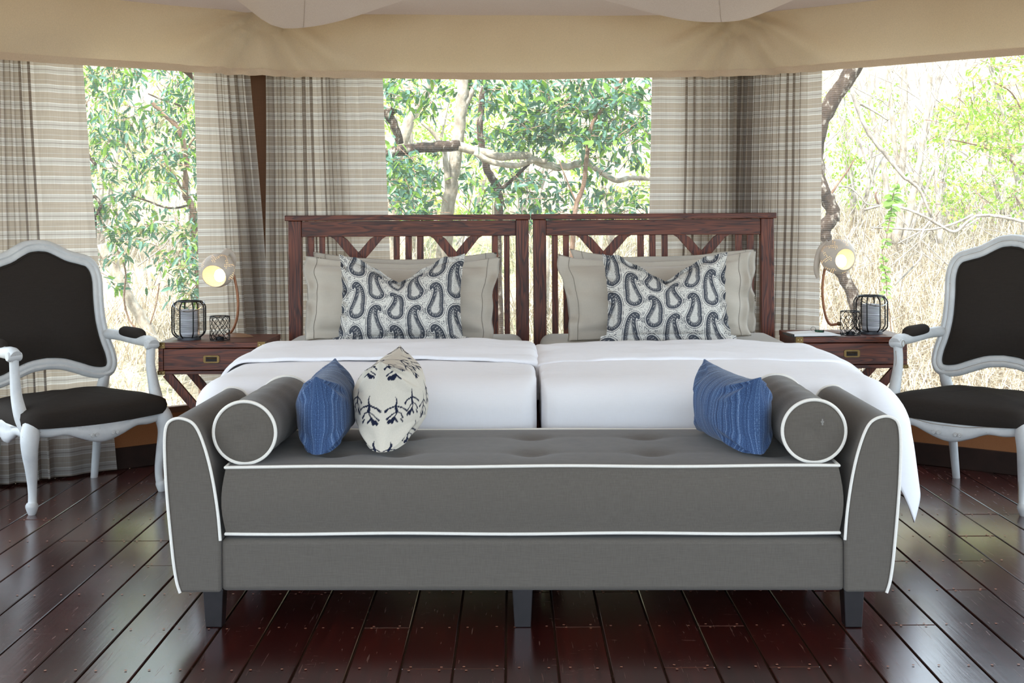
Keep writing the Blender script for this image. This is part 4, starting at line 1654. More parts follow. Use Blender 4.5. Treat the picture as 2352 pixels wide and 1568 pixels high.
MB().tube(pts, [0.0052 + 0.0013 * math.sin(k * 1.9) for k in range(21)], 8).build('braid', MT['keyring_green'], fob)
MB().tube([(-0.020 + 0.011 * math.cos(2 * PI * k / 20), 0.004, 0.014 + 0.010 * math.sin(2 * PI * k / 20)) for k in range(20)], 0.0009, 5, closed=True).build('ring', MT['black_wire'], fob)
MB().box(0.024, 0.030, -0.006, 0.006, 0.0, 0.010).build('end_cap', MT['black_cover'], fob, bevel=0.001)
lp = MB().grid(lambda i, j: (-0.04 + 0.10 * i / 8, -0.03 + 0.06 * j / 4, 0.002 + 0.010 * (1 - j / 4) * abs(math.sin(i * 0.5)) * 0.3), 9, 5).build('loose_paper', MT['paper'], None, smooth=180)
lp.location = (P(1862, 752, 6.22).x, 6.235, TZ + 0.0005)
lp.rotation_euler = (0, 0, 0.25)
tag(lp, 'loose sheet of white paper behind the notebook', 'paper')


# ================================================================== ARMCHAIRS
BACK = [(0, 1.146), (.055, 1.139), (.105, 1.116), (.150, 1.092), (.200, 1.077), (.250, 1.058), (.283, 1.015), (.297, .950), (.295, .860), (.297, .760), (.310, .675), (.330, .600),
        (.333, .540), (.310, .497), (.265, .482), (.205, .490), (.140, .515), (.070, .538), (0, .545)]


def armchair(label, loc, rotz, line):
    t = thing('armchair', label, 'armchair', loc, rotz, 'white painted armchairs')
    tilt = 0.16
    yb, zb = 0.225, 0.42

    def bk(x, z, y=0.0):               # onto the leaning back plane, slightly hollowed
        k = z - zb
        return Vector((x, yb + k * math.sin(tilt) + y - 0.030 * (x / 0.33) ** 2, zb + k * math.cos(tilt)))
    half = smooth_path([Vector((x, 0, z)) for x, z in BACK], 64)
    loop = [(p.x, p.z) for p in half] + [(-p.x, p.z) for p in half[-2:0:-1]]
    n = len(loop)

    def nrm(i):
        a, b = loop[i - 1], loop[(i + 1) % n]
        d = Vector((b[0] - a[0], b[1] - a[1])).normalized()
        return Vector((-d.y, d.x))      # towards the inside for this winding
    if nrm(0).y > 0:
        sg = -1
    else:
        sg = 1
    # moulded section: (inset from outer edge, depth towards front)
    sec = [(-0.004, 0.016), (-0.004, -0.006), (0.003, -0.017), (0.014, -0.021), (0.023, -0.015), (0.033, -0.020), (0.046, -0.017), (0.054, -0.006), (0.054, 0.016)]
    fr = MB().grid(lambda i, j: bk(loop[i][0] + sg * nrm(i).x * sec[j][0], loop[i][1] + sg * nrm(i).y * sec[j][0], sec[j][1]), n, len(sec), cu=True, cv=True).build('back_frame', MT['paint'], t, smooth=50)
    if line:
        MB().tube([bk(loop[i][0] + sg * nrm(i).x * 0.024, loop[i][1] + sg * nrm(i).y * 0.024, -0.0148) for i in range(n)], 0.0013, 4, closed=True).build('rubbed_line', MT['paint_line'], fr)
    cx, cz = 0.0, 0.79
    rings = 12

    def pad(sd):
        def f(i, j):
            s = j / (rings - 1)
            ex, ez = loop[i][0] + sg * nrm(i).x * 0.051, loop[i][1] + sg * nrm(i).y * 0.051
            k = 1 - (1 - s) ** 1.0
            x, z = ex + (cx - ex) * k, ez + (cz - ez) * k
            bulge = (0.004 + 0.030 * (1 - (1 - s) ** 2.6))
            return bk(x, z, -0.010 - bulge if sd < 0 else 0.008 + bulge * 0.6)
        return f
    bp = MB().grid(pad(-1), n, rings, cu=True)
    bp.grid(pad(1), n, rings, cu=True)
    bpo = bp.build('back_pad', MT['chair_cloth'], t, smooth=180)
    MB().tube([bk(loop[i][0] + sg * nrm(i).x * 0.056, loop[i][1] + sg * nrm(i).y * 0.056, -0.016) for i in range(n)], 0.0045, 6, closed=True).build('welt', MT['chair_cloth'], bpo)
    # rear posts joining the back to the seat, running on as rear legs
    for s in (-1, 1):
        pts = smooth_path([bk(s * 0.282, 0.510, 0.006), bk(s * 0.272, 0.470, 0.004), Vector((s * 0.256, yb - 0.006, 0.40)), Vector((s * 0.250, yb, 0.31)), Vector((s * 0.245, yb + 0.012, 0.16)), Vector((s * 0.245, yb + 0.040, 0.0))], 22)
        MB().tube(pts, smooth_vals([0.026, 0.027, 0.029, 0.026, 0.021, 0.018], 22), 10, flat=0.85).build('leg', MT['paint'], t, smooth=60)
    # cabriole front legs
    for s in (-1, 1):
        pts = smooth_path([(s * 0.300, -0.238, 0.372), (s * 0.314, -0.254, 0.330), (s * 0.318, -0.260, 0.275), (s * 0.306, -0.248, 0.19), (s * 0.297, -0.238, 0.11), (s * 0.298, -0.240, 0.055), (s * 0.304, -0.247, 0.032)], 26)
        lg = MB().tube(pts, smooth_vals([0.036, 0.040, 0.035, 0.026, 0.0195, 0.0185, 0.021], 26), 12).build('leg', MT['paint'], t, smooth=60)
        MB().lathe([(0.015, 0.0), (0.020, 0.012), (0.026, 0.030), (0.026, 0.040), (0.020, 0.050)], 12, (s * 0.304, -0.247, 0.0)).build('scroll_foot', MT['paint'], lg, smooth=50)
        if line:
            MB().tube([p + Vector((-s * 0.012, -0.026 * (0.75 if 0.1 < k / 25 < 0.5 else 0.62), 0)) for k, p in enumerate(pts)][2:22], 0.0012, 4).build('rubbed_line', MT['paint_line'], lg)

    # seat rail: serpentine on every side
    def rail(p, q, bow, rise, name, scrolls):
        p, q = Vector(p), Vector(q)
        d = (q - p)
        nn = Vector((d.y, -d.x, 0)).normalized()
        nu = 40

        def cen(u):
            return p + d * u + nn * (bow * math.sin(PI * u) ** 0.8)
        secj = [(0.0, 1.0), (0.014, 1.0), (0.019, 0.86), (0.013, 0.70), (0.018, 0.52), (0.018, 0.25), (0.012, 0.06), (0.0, 0.0), (-0.012, 0.1), (-0.012, 1.0)]

        def f(i, j):
            u = i / (nu - 1)
            c = cen(u)
            w = abs(2 * u - 1)
            zt = 0.382 + rise * (0.5 + 0.5 * math.cos(2 * PI * u)) - 0.018 * math.exp(-((u - 0.5) / 0.16) ** 2) * 0 - 0.024 * (1 - w ** 2) + 0.012 * math.exp(-((u - .5) / .13) ** 2)
            zl = 0.304 + 0.020 * w ** 3 - 0.034 * math.exp(-((w) / 0.34) ** 2) + 0.012 * math.exp(-((w - 0.55) / 0.16) ** 2)
            o, k = secj[j]
            return (c.x + nn.x * o, c.y + nn.y * o, zl + (zt - zl) * k)
        r = MB().grid(f, nu, len(secj), cv=True).build(name, MT['paint'], t, smooth=55)
        if line:
            MB().tube([Vector(f(i, 3)) + nn * 0.0012 for i in range(2, nu - 2)], 0.0012, 4).build('rubbed_line', MT['paint_line'], r)
        if scrolls:
            for s in (-1, 1):
                c = cen(0.5) + nn * 0.018 + d.normalized() * (s * 0.038)
                for k in (0, 1):
                    cc = c + d.normalized() * (s * 0.020 * k)
                    MB().tube([(cc.x + d.normalized().x * 0.008 * (1 - a / 22) * math.cos(a * 0.6), cc.y + nn.y * 0.003, 0.306 + 0.008 * (1 - a / 22) * math.sin(a * 0.6)) for a in range(18)], 0.0035, 6).build('carved_scroll', MT['paint'], r)
        return r
    rail((-0.300, -0.240, 0), (0.300, -0.240, 0), 0.042, 0.0, 'seat_rail', True)
    rail((0.300, -0.225, 0), (0.250, yb, 0), 0.022, 0.0, 'seat_rail', False)
    rail((-0.250, yb, 0), (-0.300, -0.225, 0), 0.022, 0.0, 'seat_rail', False)
    rail((0.245, yb, 0), (-0.245, yb, 0), 0.0, 0.0, 'seat_rail', False)
    # seat pad
    out = []
    corners = [(-0.318, -0.262), (-0.16, -0.292), (0, -0.300), (0.16, -0.292), (0.318, -0.262), (0.318, -0.05), (0.285, 0.12), (0.262, 0.225), (0, 0.232), (-0.262, 0.225), (-0.285, 0.12), (-0.318, -0.05)]
    cl = [Vector((x, y, 0)) for x, y in corners]
    m = len(cl)
    for k in range(m):
        a, b, c, d = cl[k - 1], cl[k], cl[(k + 1) % m], cl[(k + 2) % m]
        for q in range(8):
            s = q / 8
            out.append(0.5 * (2 * b + (c - a) * s + (2 * a - 5 * b + 4 * c - d) * s * s + (3 * b - a - 3 * c + d) * s ** 3))
    levels = [(1.0, 0.362), (1.012, 0.375), (1.018, 0.395), (1.0, 0.418), (0.95, 0.430), (0.86, 0.440), (0.70, 0.451), (0.5, 0.459), (0.25, 0.463), (0.0, 0.464)]
    wob = lambda i, lv: 0.004 * noise.noise(Vector((out[i].x * 7, out[i].y * 7, lv * 3)))

    def drop(i):
        u = out[i].x / 0.318
        return -0.012 * (1 - u * u) + 0.0 if out[i].y < -0.2 else 0.0
    MB().grid(lambda i, j: (out[i].x * levels[j][0], out[i].y * levels[j][0] * 1.0 + (0 if j < 8 else 0), levels[j][1] + (wob(i, j) if 0 < j < 9 else 0) + drop(i) * (1 if j < 3 else 0.3 if j == 3 else 0)),
              len(out), len(levels), cu=True).build('seat_pad', MT['chair_cloth'], t, smooth=180)
    # arms
    for s in (-1, 1):
        pts = smooth_path([bk(s * 0.298, 0.688, -0.010), Vector((s * 0.318, yb - 0.06, 0.682)), Vector((s * 0.330, 0.04, 0.670)), Vector((s * 0.330, -0.06, 0.667)), Vector((s * 0.326, -0.115, 0.667)), Vector((s * 0.324, -0.150, 0.655))], 24)
        ar = MB().tube(pts, smooth_vals([0.025, 0.025, 0.025, 0.026, 0.029, 0.027], 24), 10, flat=1.0, up=(0, 0, 1)).build('arm', MT['paint'], t, smooth=60)
        MB().tube([(s * 0.294, -0.132, 0.655), (s * 0.300, -0.132, 0.655), (s * 0.350, -0.132, 0.655), (s * 0.356, -0.132, 0.655)], [0.016, 0.021, 0.021, 0.016], 14).build('scroll_end', MT['paint'], ar, smooth=50)
        if line:
            MB().tube([(s * 0.2925, -0.132 + 0.014 * math.cos(a * PI / 8), 0.655 + 0.014 * math.sin(a * PI / 8)) for a in range(16)], 0.001, 4, closed=True).build('rubbed_line', MT['paint_line'], ar)
        sp = smooth_path([(s * 0.324, -0.128, 0.660), (s * 0.320, -0.128, 0.57), (s * 0.322, -0.150, 0.48), (s * 0.318, -0.185, 0.40), (s * 0.306, -0.205, 0.345)], 20)
        su = MB().tube(sp, smooth_vals([0.021, 0.022, 0.026, 0.031, 0.026], 20), 8, flat=0.95).build('arm_support', MT['paint'], t, smooth=60)
        if line:
            MB().tube([p + Vector((0, -0.021, 0)) for p in sp[2:17]], 0.0011, 4).build('rubbed_line', MT['paint_line'], su)
        ap = smooth_path([(s * 0.322, 0.140, 0.690), (s * 0.326, 0.120, 0.699), (s * 0.330, 0.05, 0.697), (s * 0.330, -0.020, 0.694), (s * 0.329, -0.050, 0.684)], 18)
        MB().tube(ap, smooth_vals([0.012, 0.026, 0.029, 0.027, 0.012], 18), 12, flat=1.05).build('arm_pad', MT['chair_cloth'], t, smooth=180)
    return t


armchair('white armchair with chipped paint and dark seat, standing before a floor-length curtain', (-1.985, 5.70, 0), math.radians(46), False)
armchair('clean white armchair with brown-lined mouldings and dark seat, by the open window', (2.055, 5.58, 0), math.radians(-46), True)

# ================================================================== OUTSIDE
def ground_z(x, y):
    z = -0.38
    if y > 8:
        z += 0.19 * min(y - 8, 6)
    if y > 14:
        z += 0.40 * (y - 14)
    return z + (0.10 * noise.noise(Vector((x * 0.5, y * 0.5, 0))) if y > 7.2 else 0)


gx = np.concatenate([np.linspace(-40, -8, 17)[:-1], np.linspace(-8, 8, 65), np.linspace(8, 40, 17)[1:]])
gy = np.concatenate([np.linspace(-30, 7, 20)[:-1], np.linspace(7, 20, 80), np.linspace(20, 44, 40)[1:]])
gr = struct(MB().grid(lambda i, j: (gx[i], gy[j], ground_z(gx[i], gy[j])), len(gx), len(gy)).build('ground', MT['ground'], smooth=180))
gr['label'] = 'dry straw-coloured ground rising behind the tent'

RS = np.random.RandomState(21)
LV = np.array([(0, 0, 0), (.5, 0, -.03), (1, 0, -.10), (.25, .42, .04), (.66, .40, .02), (.25, -.42, .04), (.66, -.40, .02)])
LF = np.array([(0, 1, 3), (1, 4, 3), (1, 2, 4), (0, 5, 1), (1, 5, 6), (1, 6, 2)])


def leaf_frames(d, up):
    d = d / np.linalg.norm(d, axis=1)[:, None]
    s = np.cross(up, d)
    s /= (np.linalg.norm(s, axis=1)[:, None] + 1e-9)
    n = np.cross(d, s)
    return d, s, n


def leaf_mesh(name, pos, d, up, ln, wd, mat, parent):
    d, s, n = leaf_frames(d, up)
    V = pos[:, None, :] + (LV[None, :, 0:1] * d[:, None, :] * ln[:, None, None] + LV[None, :, 1:2] * s[:, None, :] * wd[:, None, None] + LV[None, :, 2:3] * n[:, None, :] * ln[:, None, None])
    Fc = (LF[None] + (np.arange(len(pos)) * 7)[:, None, None]).reshape(-1, 3)
    return tag(np_mesh(name, V.reshape(-1, 3), Fc, mat, parent, 180), kind='stuff')


_leafdata = {}


def leaf_objects(pos, d, up, ln, wd, mat, parent):
    """Single leaves that can be told apart: one object each, sharing one mesh."""
    key = mat.name
    d, s, n = leaf_frames(d, up)
    for k in range(len(pos)):
        M = Matrix(((d[k, 0] * ln[k], s[k, 0] * wd[k], n[k, 0] * ln[k], pos[k, 0]), (d[k, 1] * ln[k], s[k, 1] * wd[k], n[k, 1] * ln[k], pos[k, 1]),
                    (d[k, 2] * ln[k], s[k, 2] * wd[k], n[k, 2] * ln[k], pos[k, 2]), (0, 0, 0, 1)))
        if key not in _leafdata:
            o = np_mesh('leaf', LV, LF, mat, parent, 180)
            _leafdata[key] = o.data
        else:
            o = bpy.data.objects.new('leaf', _leafdata[key])
            COL.objects.link(o)
            o.parent = parent
        o.matrix_local = M


def clusters(regions):
    """Cluster centres from measured regions: (px0, px1, py0, py1, Y0, Y1, count)."""
    out = []
    for x0, x1, y0, y1, Y0, Y1, n in regions:
        for _ in range(n):
            out.append(P(RS.uniform(x0, x1), RS.uniform(y0, y1), RS.uniform(Y0, Y1)))
    return np.array([tuple(p) for p in out])


def sprays(cent, per, spread, ln0, wd_ratio, droop=0.5, twig=None):
    """Leaves set along a short twig at each centre."""
    pos, d, up, ln, wd = [], [], [], [], []
    for c in cent:
        td = RS.normal(size=3)
        td[2] = td[2] * 0.6 - 0.15
        td /= np.linalg.norm(td)
        L = spread * RS.uniform(0.6, 1.3)
        if twig is not None:
            twig.tube([c - td * L * 0.9, c, c + td * L * 0.6 + np.array((0, 0, -0.1 * L))], [0.0032, 0.0026, 0.0012], 3)
        n = max(3, int(per * RS.uniform(0.6, 1.4)))
        for k in range(n):
            p = c + td * L * (RS.uniform(-0.6, 0.75)) + RS.normal(size=3) * spread * 0.18
            dd = td * 0.7 + RS.normal(size=3) * 0.75
            dd[2] -= droop
            pos.append(p)
            d.append(dd)
            u = RS.normal(size=3) * 0.55 + np.array((0, -0.35, 1.0))
            up.append(u)
            l = ln0 * RS.uniform(0.65, 1.25)
            ln.append(l)
            wd.append(l * wd_ratio * RS.uniform(0.8, 1.2))
    return np.array(pos), np.array(d), np.array(up), np.array(ln), np.array(wd)


def limb(name, pxpts, Y, r0, r1, mat, parent, n=18, dY=0.0, knots=0.12, seg=8):
    k = len(pxpts)
    pts = smooth_path([P(a, b, Y + dY * i / max(1, k - 1)) for i, (a, b) in enumerate(pxpts)], n)
    rs = [(r0 + (r1 - r0) * i / (n - 1)) * (1 + knots * noise.noise(Vector((i * 0.9, r0 * 90, Y)))) for i in range(n)]
    pts = [p + Vector((noise.noise(Vector((i * .7, 1, r0 * 50))), noise.noise(Vector((i * .7, 2, 3))), noise.noise(Vector((i * .7, 5, 3))))) * r0 * 0.35 for i, p in enumerate(pts)]
    return MB().tube(pts, rs, seg).build(name, mat, parent, smooth=180)


def base_px(px, Y):
    """Pixel row of the ground at depth Y."""
    X = (px - 1176) * Y / F
    return 490 + (EYE - ground_z(X, Y)) * F / Y


def dress(tree, pos, d, up, ln, wd, n_single, mats, share=(0.7, 0.3), window=None):
    order = np.argsort(pos[:, 1])
    if window is not None:
        px = 1176 + pos[:, 0] / pos[:, 1] * F
        py = 490 - (pos[:, 2] - EYE) / pos[:, 1] * F
        ins = (px > window[0]) & (px < window[1]) & (py > window[2]) & (py < window[3])
        order = np.concatenate([order[ins[order]], order[~ins[order]]])
    single, rest = order[:n_single], order[n_single:]
    rnd = RS.rand(len(pos))
    lim = np.cumsum((0,) + tuple(share))
    for m, sel in [(mats[q], (rnd >= lim[q]) & (rnd < lim[q + 1] + (1e-6 if q == len(mats) - 1 else 0))) for q in range(len(mats))]:
        a = single[sel[single]]
        if len(a):
            leaf_objects(pos[a], d[a], up[a], ln[a], wd[a], m, tree)
        b = rest[sel[rest]]
        if len(b):
            leaf_mesh('foliage', pos[b], d[b], up[b], ln[b], wd[b], m, tree)


# ---- the big pale-trunked tree behind the beds
big = thing('pale_trunked_tree', 'tree with a pale lichen-covered trunk and blue-green leaves behind the headboards', 'tree')
limb('trunk', [(1012, base_px(1012, 9.6)), (1018, 700), (1024, 520), (1036, 430), (1048, 350), (1058, 270), (1062, 190), (1056, 90)], 9.6, 0.060, 0.040, MT['bark_pale'], big, 40)
limb('branch', [(1030, 420), (1020, 350), (1000, 312), (965, 276)], 9.55, 0.024, 0.012, MT['bark_pale'], big, 16)
limb('branch', [(1065, 250), (1100, 180), (1150, 80)], 9.6, 0.022, 0.016, MT['bark_pale'], big, 12)
t2 = thing('leaning_tree', 'thin pale leaning tree beyond the wide curtain edge', 'tree')
limb('trunk', [(895, base_px(895, 10.4)), (898, 560), (905, 400), (925, 320), (950, 260), (985, 195), (1010, 110)], 10.4, 0.055, 0.038, MT['bark_pale'], t2, 30)
limb('branch', [(920, 330), (905, 285), (890, 262), (905, 250)], 9.6, 0.030, 0.038, MT['bark_dark'], t2, 12)
bow = thing('spreading_tree', 'tree with a long level brown branch crossing behind the headboards', 'tree')
limb('branch', [(840, 372), (890, 352), (950, 341), (1000, 337), (1055, 334)], 9.25, 0.038, 0.040, MT['bark_dark'], bow, 20)
limb('branch', [(1055, 336), (1100, 348), (1150, 360), (1205, 356), (1235, 372), (1280, 384), (1325, 378), (1345, 366)], 9.25, 0.034, 0.024, MT['bark_pale'], bow, 34)
limb('branch', [(1090, 350), (1130, 372), (1185, 380), (1225, 368), (1255, 372)], 9.2, 0.022, 0.020, MT['bark_pale'], bow, 20)
limb('branch', [(1345, 366), (1375, 392), (1415, 414), (1450, 408), (1500, 410), (1560, 400)], 9.25, 0.022, 0.016, MT['bark_pale'], bow, 22)
limb('trunk', [(1150, base_px(1150, 9.4)), (1142, 560), (1146, 470), (1140, 425), (1118, 388), (1108, 345), (1102, 290), (1112, 200)], 9.4, 0.036, 0.022, MT['bark_dark'], bow, 30)
limb('branch', [(1142, 440), (1180, 410), (1215, 375)], 9.35, 0.014, 0.012, MT['bark_dark'], bow, 10)
sap = thing('sapling', 'slender sapling with a bent brown stem in the middle window', 'tree')
limb('trunk', [(1310, base_px(1310, 8.9)), (1314, 600), (1322, 480), (1340, 428), (1347, 365), (1358, 292), (1385, 248), (1418, 200), (1450, 140)], 8.9, 0.019, 0.011, MT['twig_brown'], sap, 30)
limb('branch', [(1385, 250), (1368, 232), (1352, 205)], 8.9, 0.006, 0.004, MT['twig_brown'], sap, 8)
limb('branch', [(1390, 245), (1415, 232), (1425, 222)], 8.9, 0.006, 0.004, MT['twig_brown'], sap, 8)
limb('branch', [(1325, 470), (1300, 410), (1285, 370)], 8.9, 0.006, 0.004, MT['twig_brown'], sap, 8)
for px in (1255, 1378, 955):
    sp_ = limb('trunk', [(px, base_px(px, 10.8)), (px + 4, 560), (px - 2, 480), (px + 6, 400)], 10.8, 0.018, 0.010, MT['bark_pale'], None, 14)
    sp_.name = 'thin_tree_stem'
    tag(sp_, {1255: 'thin pale tree stem seen just past the gap between headboards', 1378: 'thin pale tree stem behind the slender sapling', 955: 'thin pale tree stem below the leaning tree'}[px], 'tree stem')

tw = MB()
cent = clusters([(1060, 1490, 170, 330, 8.6, 9.9, 125), (1180, 1490, 175, 320, 8.6, 9.4, 70), (880, 1040, 165, 250, 8.9, 9.9, 34), (880, 1010, 350, 510, 8.7, 9.8, 60), (1080, 1330, 420, 520, 8.8, 9.8, 46),
                 (1060, 1490, 60, 170, 8.8, 9.8, 50), (1330, 1490, 330, 520, 9.0, 10.0, 34), (700, 880, 150, 520, 9.2, 10, 30), (1040, 1300, 330, 430, 9.3, 10.2, 22)])
for c in cent:                                           # keep the pale trunk clear
    q = 1176 + c[0] / c[1] * F
    if 1000 < q < 1085 and c[1] < 10.0:
        c *= 10.1 / c[1]
        c[2] = EYE + (c[2] - EYE)
pos, d, up, ln, wd = sprays(cent, 12, 0.15, 0.074, 0.40, 0.55, tw)
tag(tw.build('twigs', MT['twig_brown'], big), kind='stuff')
dress(big, pos, d, up, ln, wd, 300, (MT['leaf_teal'], MT['leaf_green']), (0.72, 0.28), (885, 1490, 180, 495))

# ---- the narrow-leaved tree outside the window by the chipped armchair
lt = thing('narrow_leaved_tree', 'drooping narrow-leaved tree filling the window beside the chipped armchair', 'tree')
limb('trunk', [(468, base_px(468, 9.2)), (462, 700), (448, 560), (440, 470), (424, 445), (428, 370), (412, 300), (380, 265), (350, 238)], 9.2, 0.034, 0.012, MT['twig_brown'], lt, 36)
limb('branch', [(428, 365), (435, 335), (448, 315)], 9.2, 0.008, 0.005, MT['twig_brown'], lt, 8)
limb('branch', [(420, 440), (395, 395), (372, 370), (330, 335)], 9.25, 0.010, 0.006, MT['twig_brown'], lt, 12)
limb('branch', [(415, 244), (395, 235), (370, 228), (340, 215)], 9.1, 0.008, 0.005, MT['bark_dark'], lt, 10)
limb('branch', [(440, 470), (390, 478), (340, 462), (285, 442)], 9.2, 0.009, 0.005, MT['bark_dark'], lt, 12)
limb('branch', [(193, 335), (205, 360), (220, 378)], 9.0, 0.012, 0.010, MT['bark_dark'], lt, 8)
limb('branch', [(212, 500), (222, 490), (232, 470), (215, 450), (208, 470), (218, 500), (216, 620)], 9.3, 0.012, 0.014, MT['bark_dark'], lt, 18)
tw = MB()
cent = clusters([(120, 480, 130, 330, 8.7, 10.2, 165), (120, 480, 330, 470, 8.7, 10.0, 80), (180, 480, 470, 560, 8.8, 9.8, 44), (390, 480, 540, 700, 8.6, 9.4, 34), (120, 480, 20, 130, 9, 10, 40),
                 (200, 400, 560, 660, 9.0, 10.0, 10), (480, 620, 150, 700, 9.2, 10.2, 50)])
pos, d, up, ln, wd = sprays(cent, 12, 0.14, 0.080, 0.30, 0.75, tw)
tag(tw.build('twigs', MT['twig_brown'], lt), kind='stuff')
dress(lt, pos, d, up, ln, wd, 280, (MT['leaf_teal'], MT['leaf_green'], MT['leaf_pale']), (0.60, 0.22, 0.18), (190, 450, 165, 620))

# fallen leaning trunk among the grass, lower left
lg = thing('leaning_dead_trunk', 'grey dead trunk leaning through the grass behind the chipped armchair', 'tree trunk')
limb('trunk', [(235, 560), (265, 620), (300, 690), (330, 740), (355, 785), (380, 850)], 10.2, 0.050, 0.046, MT['bark_pale'], lg, 24)
limb('branch', [(262, 560), (288, 620), (285, 690), (300, 740), (322, 760)], 9.4, 0.007, 0.006, MT['twig_brown'], lg, 16)
limb('branch', [(366, 650), (358, 700), (345, 745)], 9.1, 0.005, 0.005, MT['twig_brown'], lg, 8)

# ---- lichen-barked tree and pale branches outside the wide window
rt = thing('lichen_tree', 'crooked dark-barked tree with lichen beside the pleated curtain edge', 'tree')
limb('trunk', [(1985, base_px(1985, 8.9)), (1975, 780), (1962, 690), (1938, 635), (1908, 590), (1896, 548), (1893, 525), (1910, 503), (1914, 486), (1898, 455), (1886, 430), (1874, 360), (1884, 290), (1915, 225), (1950, 175), (1985, 110)], 8.9, 0.040, 0.062, MT['bark_dark'], rt, 60)
limb('branch', [(1903, 455), (1922, 425), (1945, 395), (1965, 362)], 8.9, 0.010, 0.004, MT['twig_brown'], rt, 12)
limb('branch', [(1925, 428), (1950, 430), (1975, 450), (1990, 468), (2018, 470)], 8.9, 0.006, 0.004, MT['twig_grey'], rt, 12)
br = thing('lichen_branch', 'long pale lichen-covered branch slanting across the wide window', 'branch')
limb('limb', [(1940, 150), (1953, 195), (1974, 258), (1998, 310), (2036, 358), (2075, 405), (2112, 436), (2140, 500)], 9.4, 0.020, 0.010, MT['twig_grey'], br, 34)
limb('branch', [(1976, 238), (2000, 250), (2040, 276)], 9.4, 0.013, 0.007, MT['twig_grey'], br, 10)
limb('branch', [(2002, 330), (2000, 365), (1986, 395), (1978, 410)], 9.4, 0.011, 0.006, MT['twig_grey'], br, 10)
limb('branch', [(2033, 352), (2020, 375), (2008, 400), (2006, 420)], 9.4, 0.007, 0.004, MT['twig_grey'], br, 8)
hb = thing('level_branch', 'pale crooked branch spreading level above the clean white armchair', 'branch')
limb('limb', [(1985, 482), (2028, 472), (2082, 480), (2125, 498), (2160, 518), (2195, 532), (2230, 502), (2262, 494), (2310, 500), (2370, 512), (2420, 505)], 9.0, 0.009, 0.012, MT['twig_grey'], hb, 40)
limb('branch', [(2000, 522), (2060, 525), (2130, 528), (2170, 520), (2205, 508), (2235, 492)], 9.0, 0.007, 0.009, MT['twig_grey'], hb, 24)
limb('branch', [(2140, 502), (2115, 530), (2060, 560)], 9.0, 0.008, 0.004, MT['twig_grey'], hb, 10)
limb('branch', [(2120, 528), (2112, 560), (2116, 590), (2085, 625), (2055, 655)], 9.0, 0.010, 0.005, MT['twig_grey'], hb, 18)
limb('branch', [(2118, 580), (2150, 605), (2190, 630)], 9.0, 0.005, 0.002, MT['twig_grey'], hb, 10)
limb('branch', [(2190, 532), (2225, 515), (2250, 500)], 9.0, 0.008, 0.006, MT['twig_grey'], hb, 8)
limb('branch', [(2018, 470), (2010, 450), (2014, 440)], 9.0, 0.008, 0.006, MT['twig_brown'], hb, 6)

vine = thing('climbing_vine', 'hanging green vine with paired leaves above the wire lantern', 'vine')
vs_ = smooth_path([P(2062, 415, 8.7), P(2050, 455, 8.7), P(2044, 500, 8.7), P(2034, 555, 8.7), P(2026, 580, 8.7), P(2034, 630, 8.7), P(2038, 690, 8.7), P(2046, 760, 8.7), P(2050, base_px(2050, 8.7), 8.7)], 60)
MB().tube(vs_, 0.0035, 5).build('stem', MT['twig_brown'], vine, smooth=180)
vp, vd, vu, vl, vw = [], [], [], [], []
for k in list(range(1, 26)) + list(range(31, 44)):
    c = np.array(tuple(vs_[k]))
    for s in (-1, 1):
        if 18 < k < 31 and RS.rand() < 0.3:
            continue
        vp.append(c + RS.normal(size=3) * 0.004)
        vd.append((s * 1.0 + RS.normal() * 0.3, -0.3 + RS.normal() * 0.3, -0.25 + RS.normal() * 0.25))
        vu.append((0.2 * RS.normal(), -0.8, 0.7))
        l = (0.080 if 4 < k < 11 else 0.044) * RS.uniform(0.75, 1.2)
        vl.append(l)
        vw.append(l * 0.62)
leaf_objects(np.array(vp), np.array(vd), np.array(vu), np.array(vl), np.array(vw), MT['leaf_green'], vine)

lime = thing('lime_leaved_shrub', 'lime-green leafy shrub in the upper corner of the wide window', 'shrub')
limb('trunk', [(2380, base_px(2380, 10)), (2370, 700), (2350, 500), (2330, 380), (2300, 250), (2270, 140)], 10.0, 0.030, 0.014, MT['twig_grey'], lime, 24)
limb('branch', [(2352, 400), (2310, 360), (2250, 335), (2180, 320)], 9.8, 0.010, 0.005, MT['twig_brown'], lime, 14)
limb('branch', [(2345, 250), (2320, 210), (2285, 190)], 9.8, 0.008, 0.005, MT['twig_brown'], lime, 8)
tw = MB()
cent = clusters([(2230, 2420, 140, 330, 9.2, 10.6, 90), (2150, 2352, 220, 340, 9.4, 10.6, 55), (2240, 2420, 330, 480, 9.2, 10.4, 60), (2140, 2260, 420, 500, 9.6, 10.5, 20), (2250, 2420, 20, 140, 9.4, 10.4, 30)])
pos, d, up, ln, wd = sprays(cent, 10, 0.13, 0.044, 0.5, 0.2, tw)
tag(tw.build('twigs', MT['twig_brown'], lime), kind='stuff')
dress(lime, pos, d, up, ln, wd, 220, (MT['leaf_lime'], MT['leaf_green']), (0.7, 0.3), (1895, 2352, 150, 520))

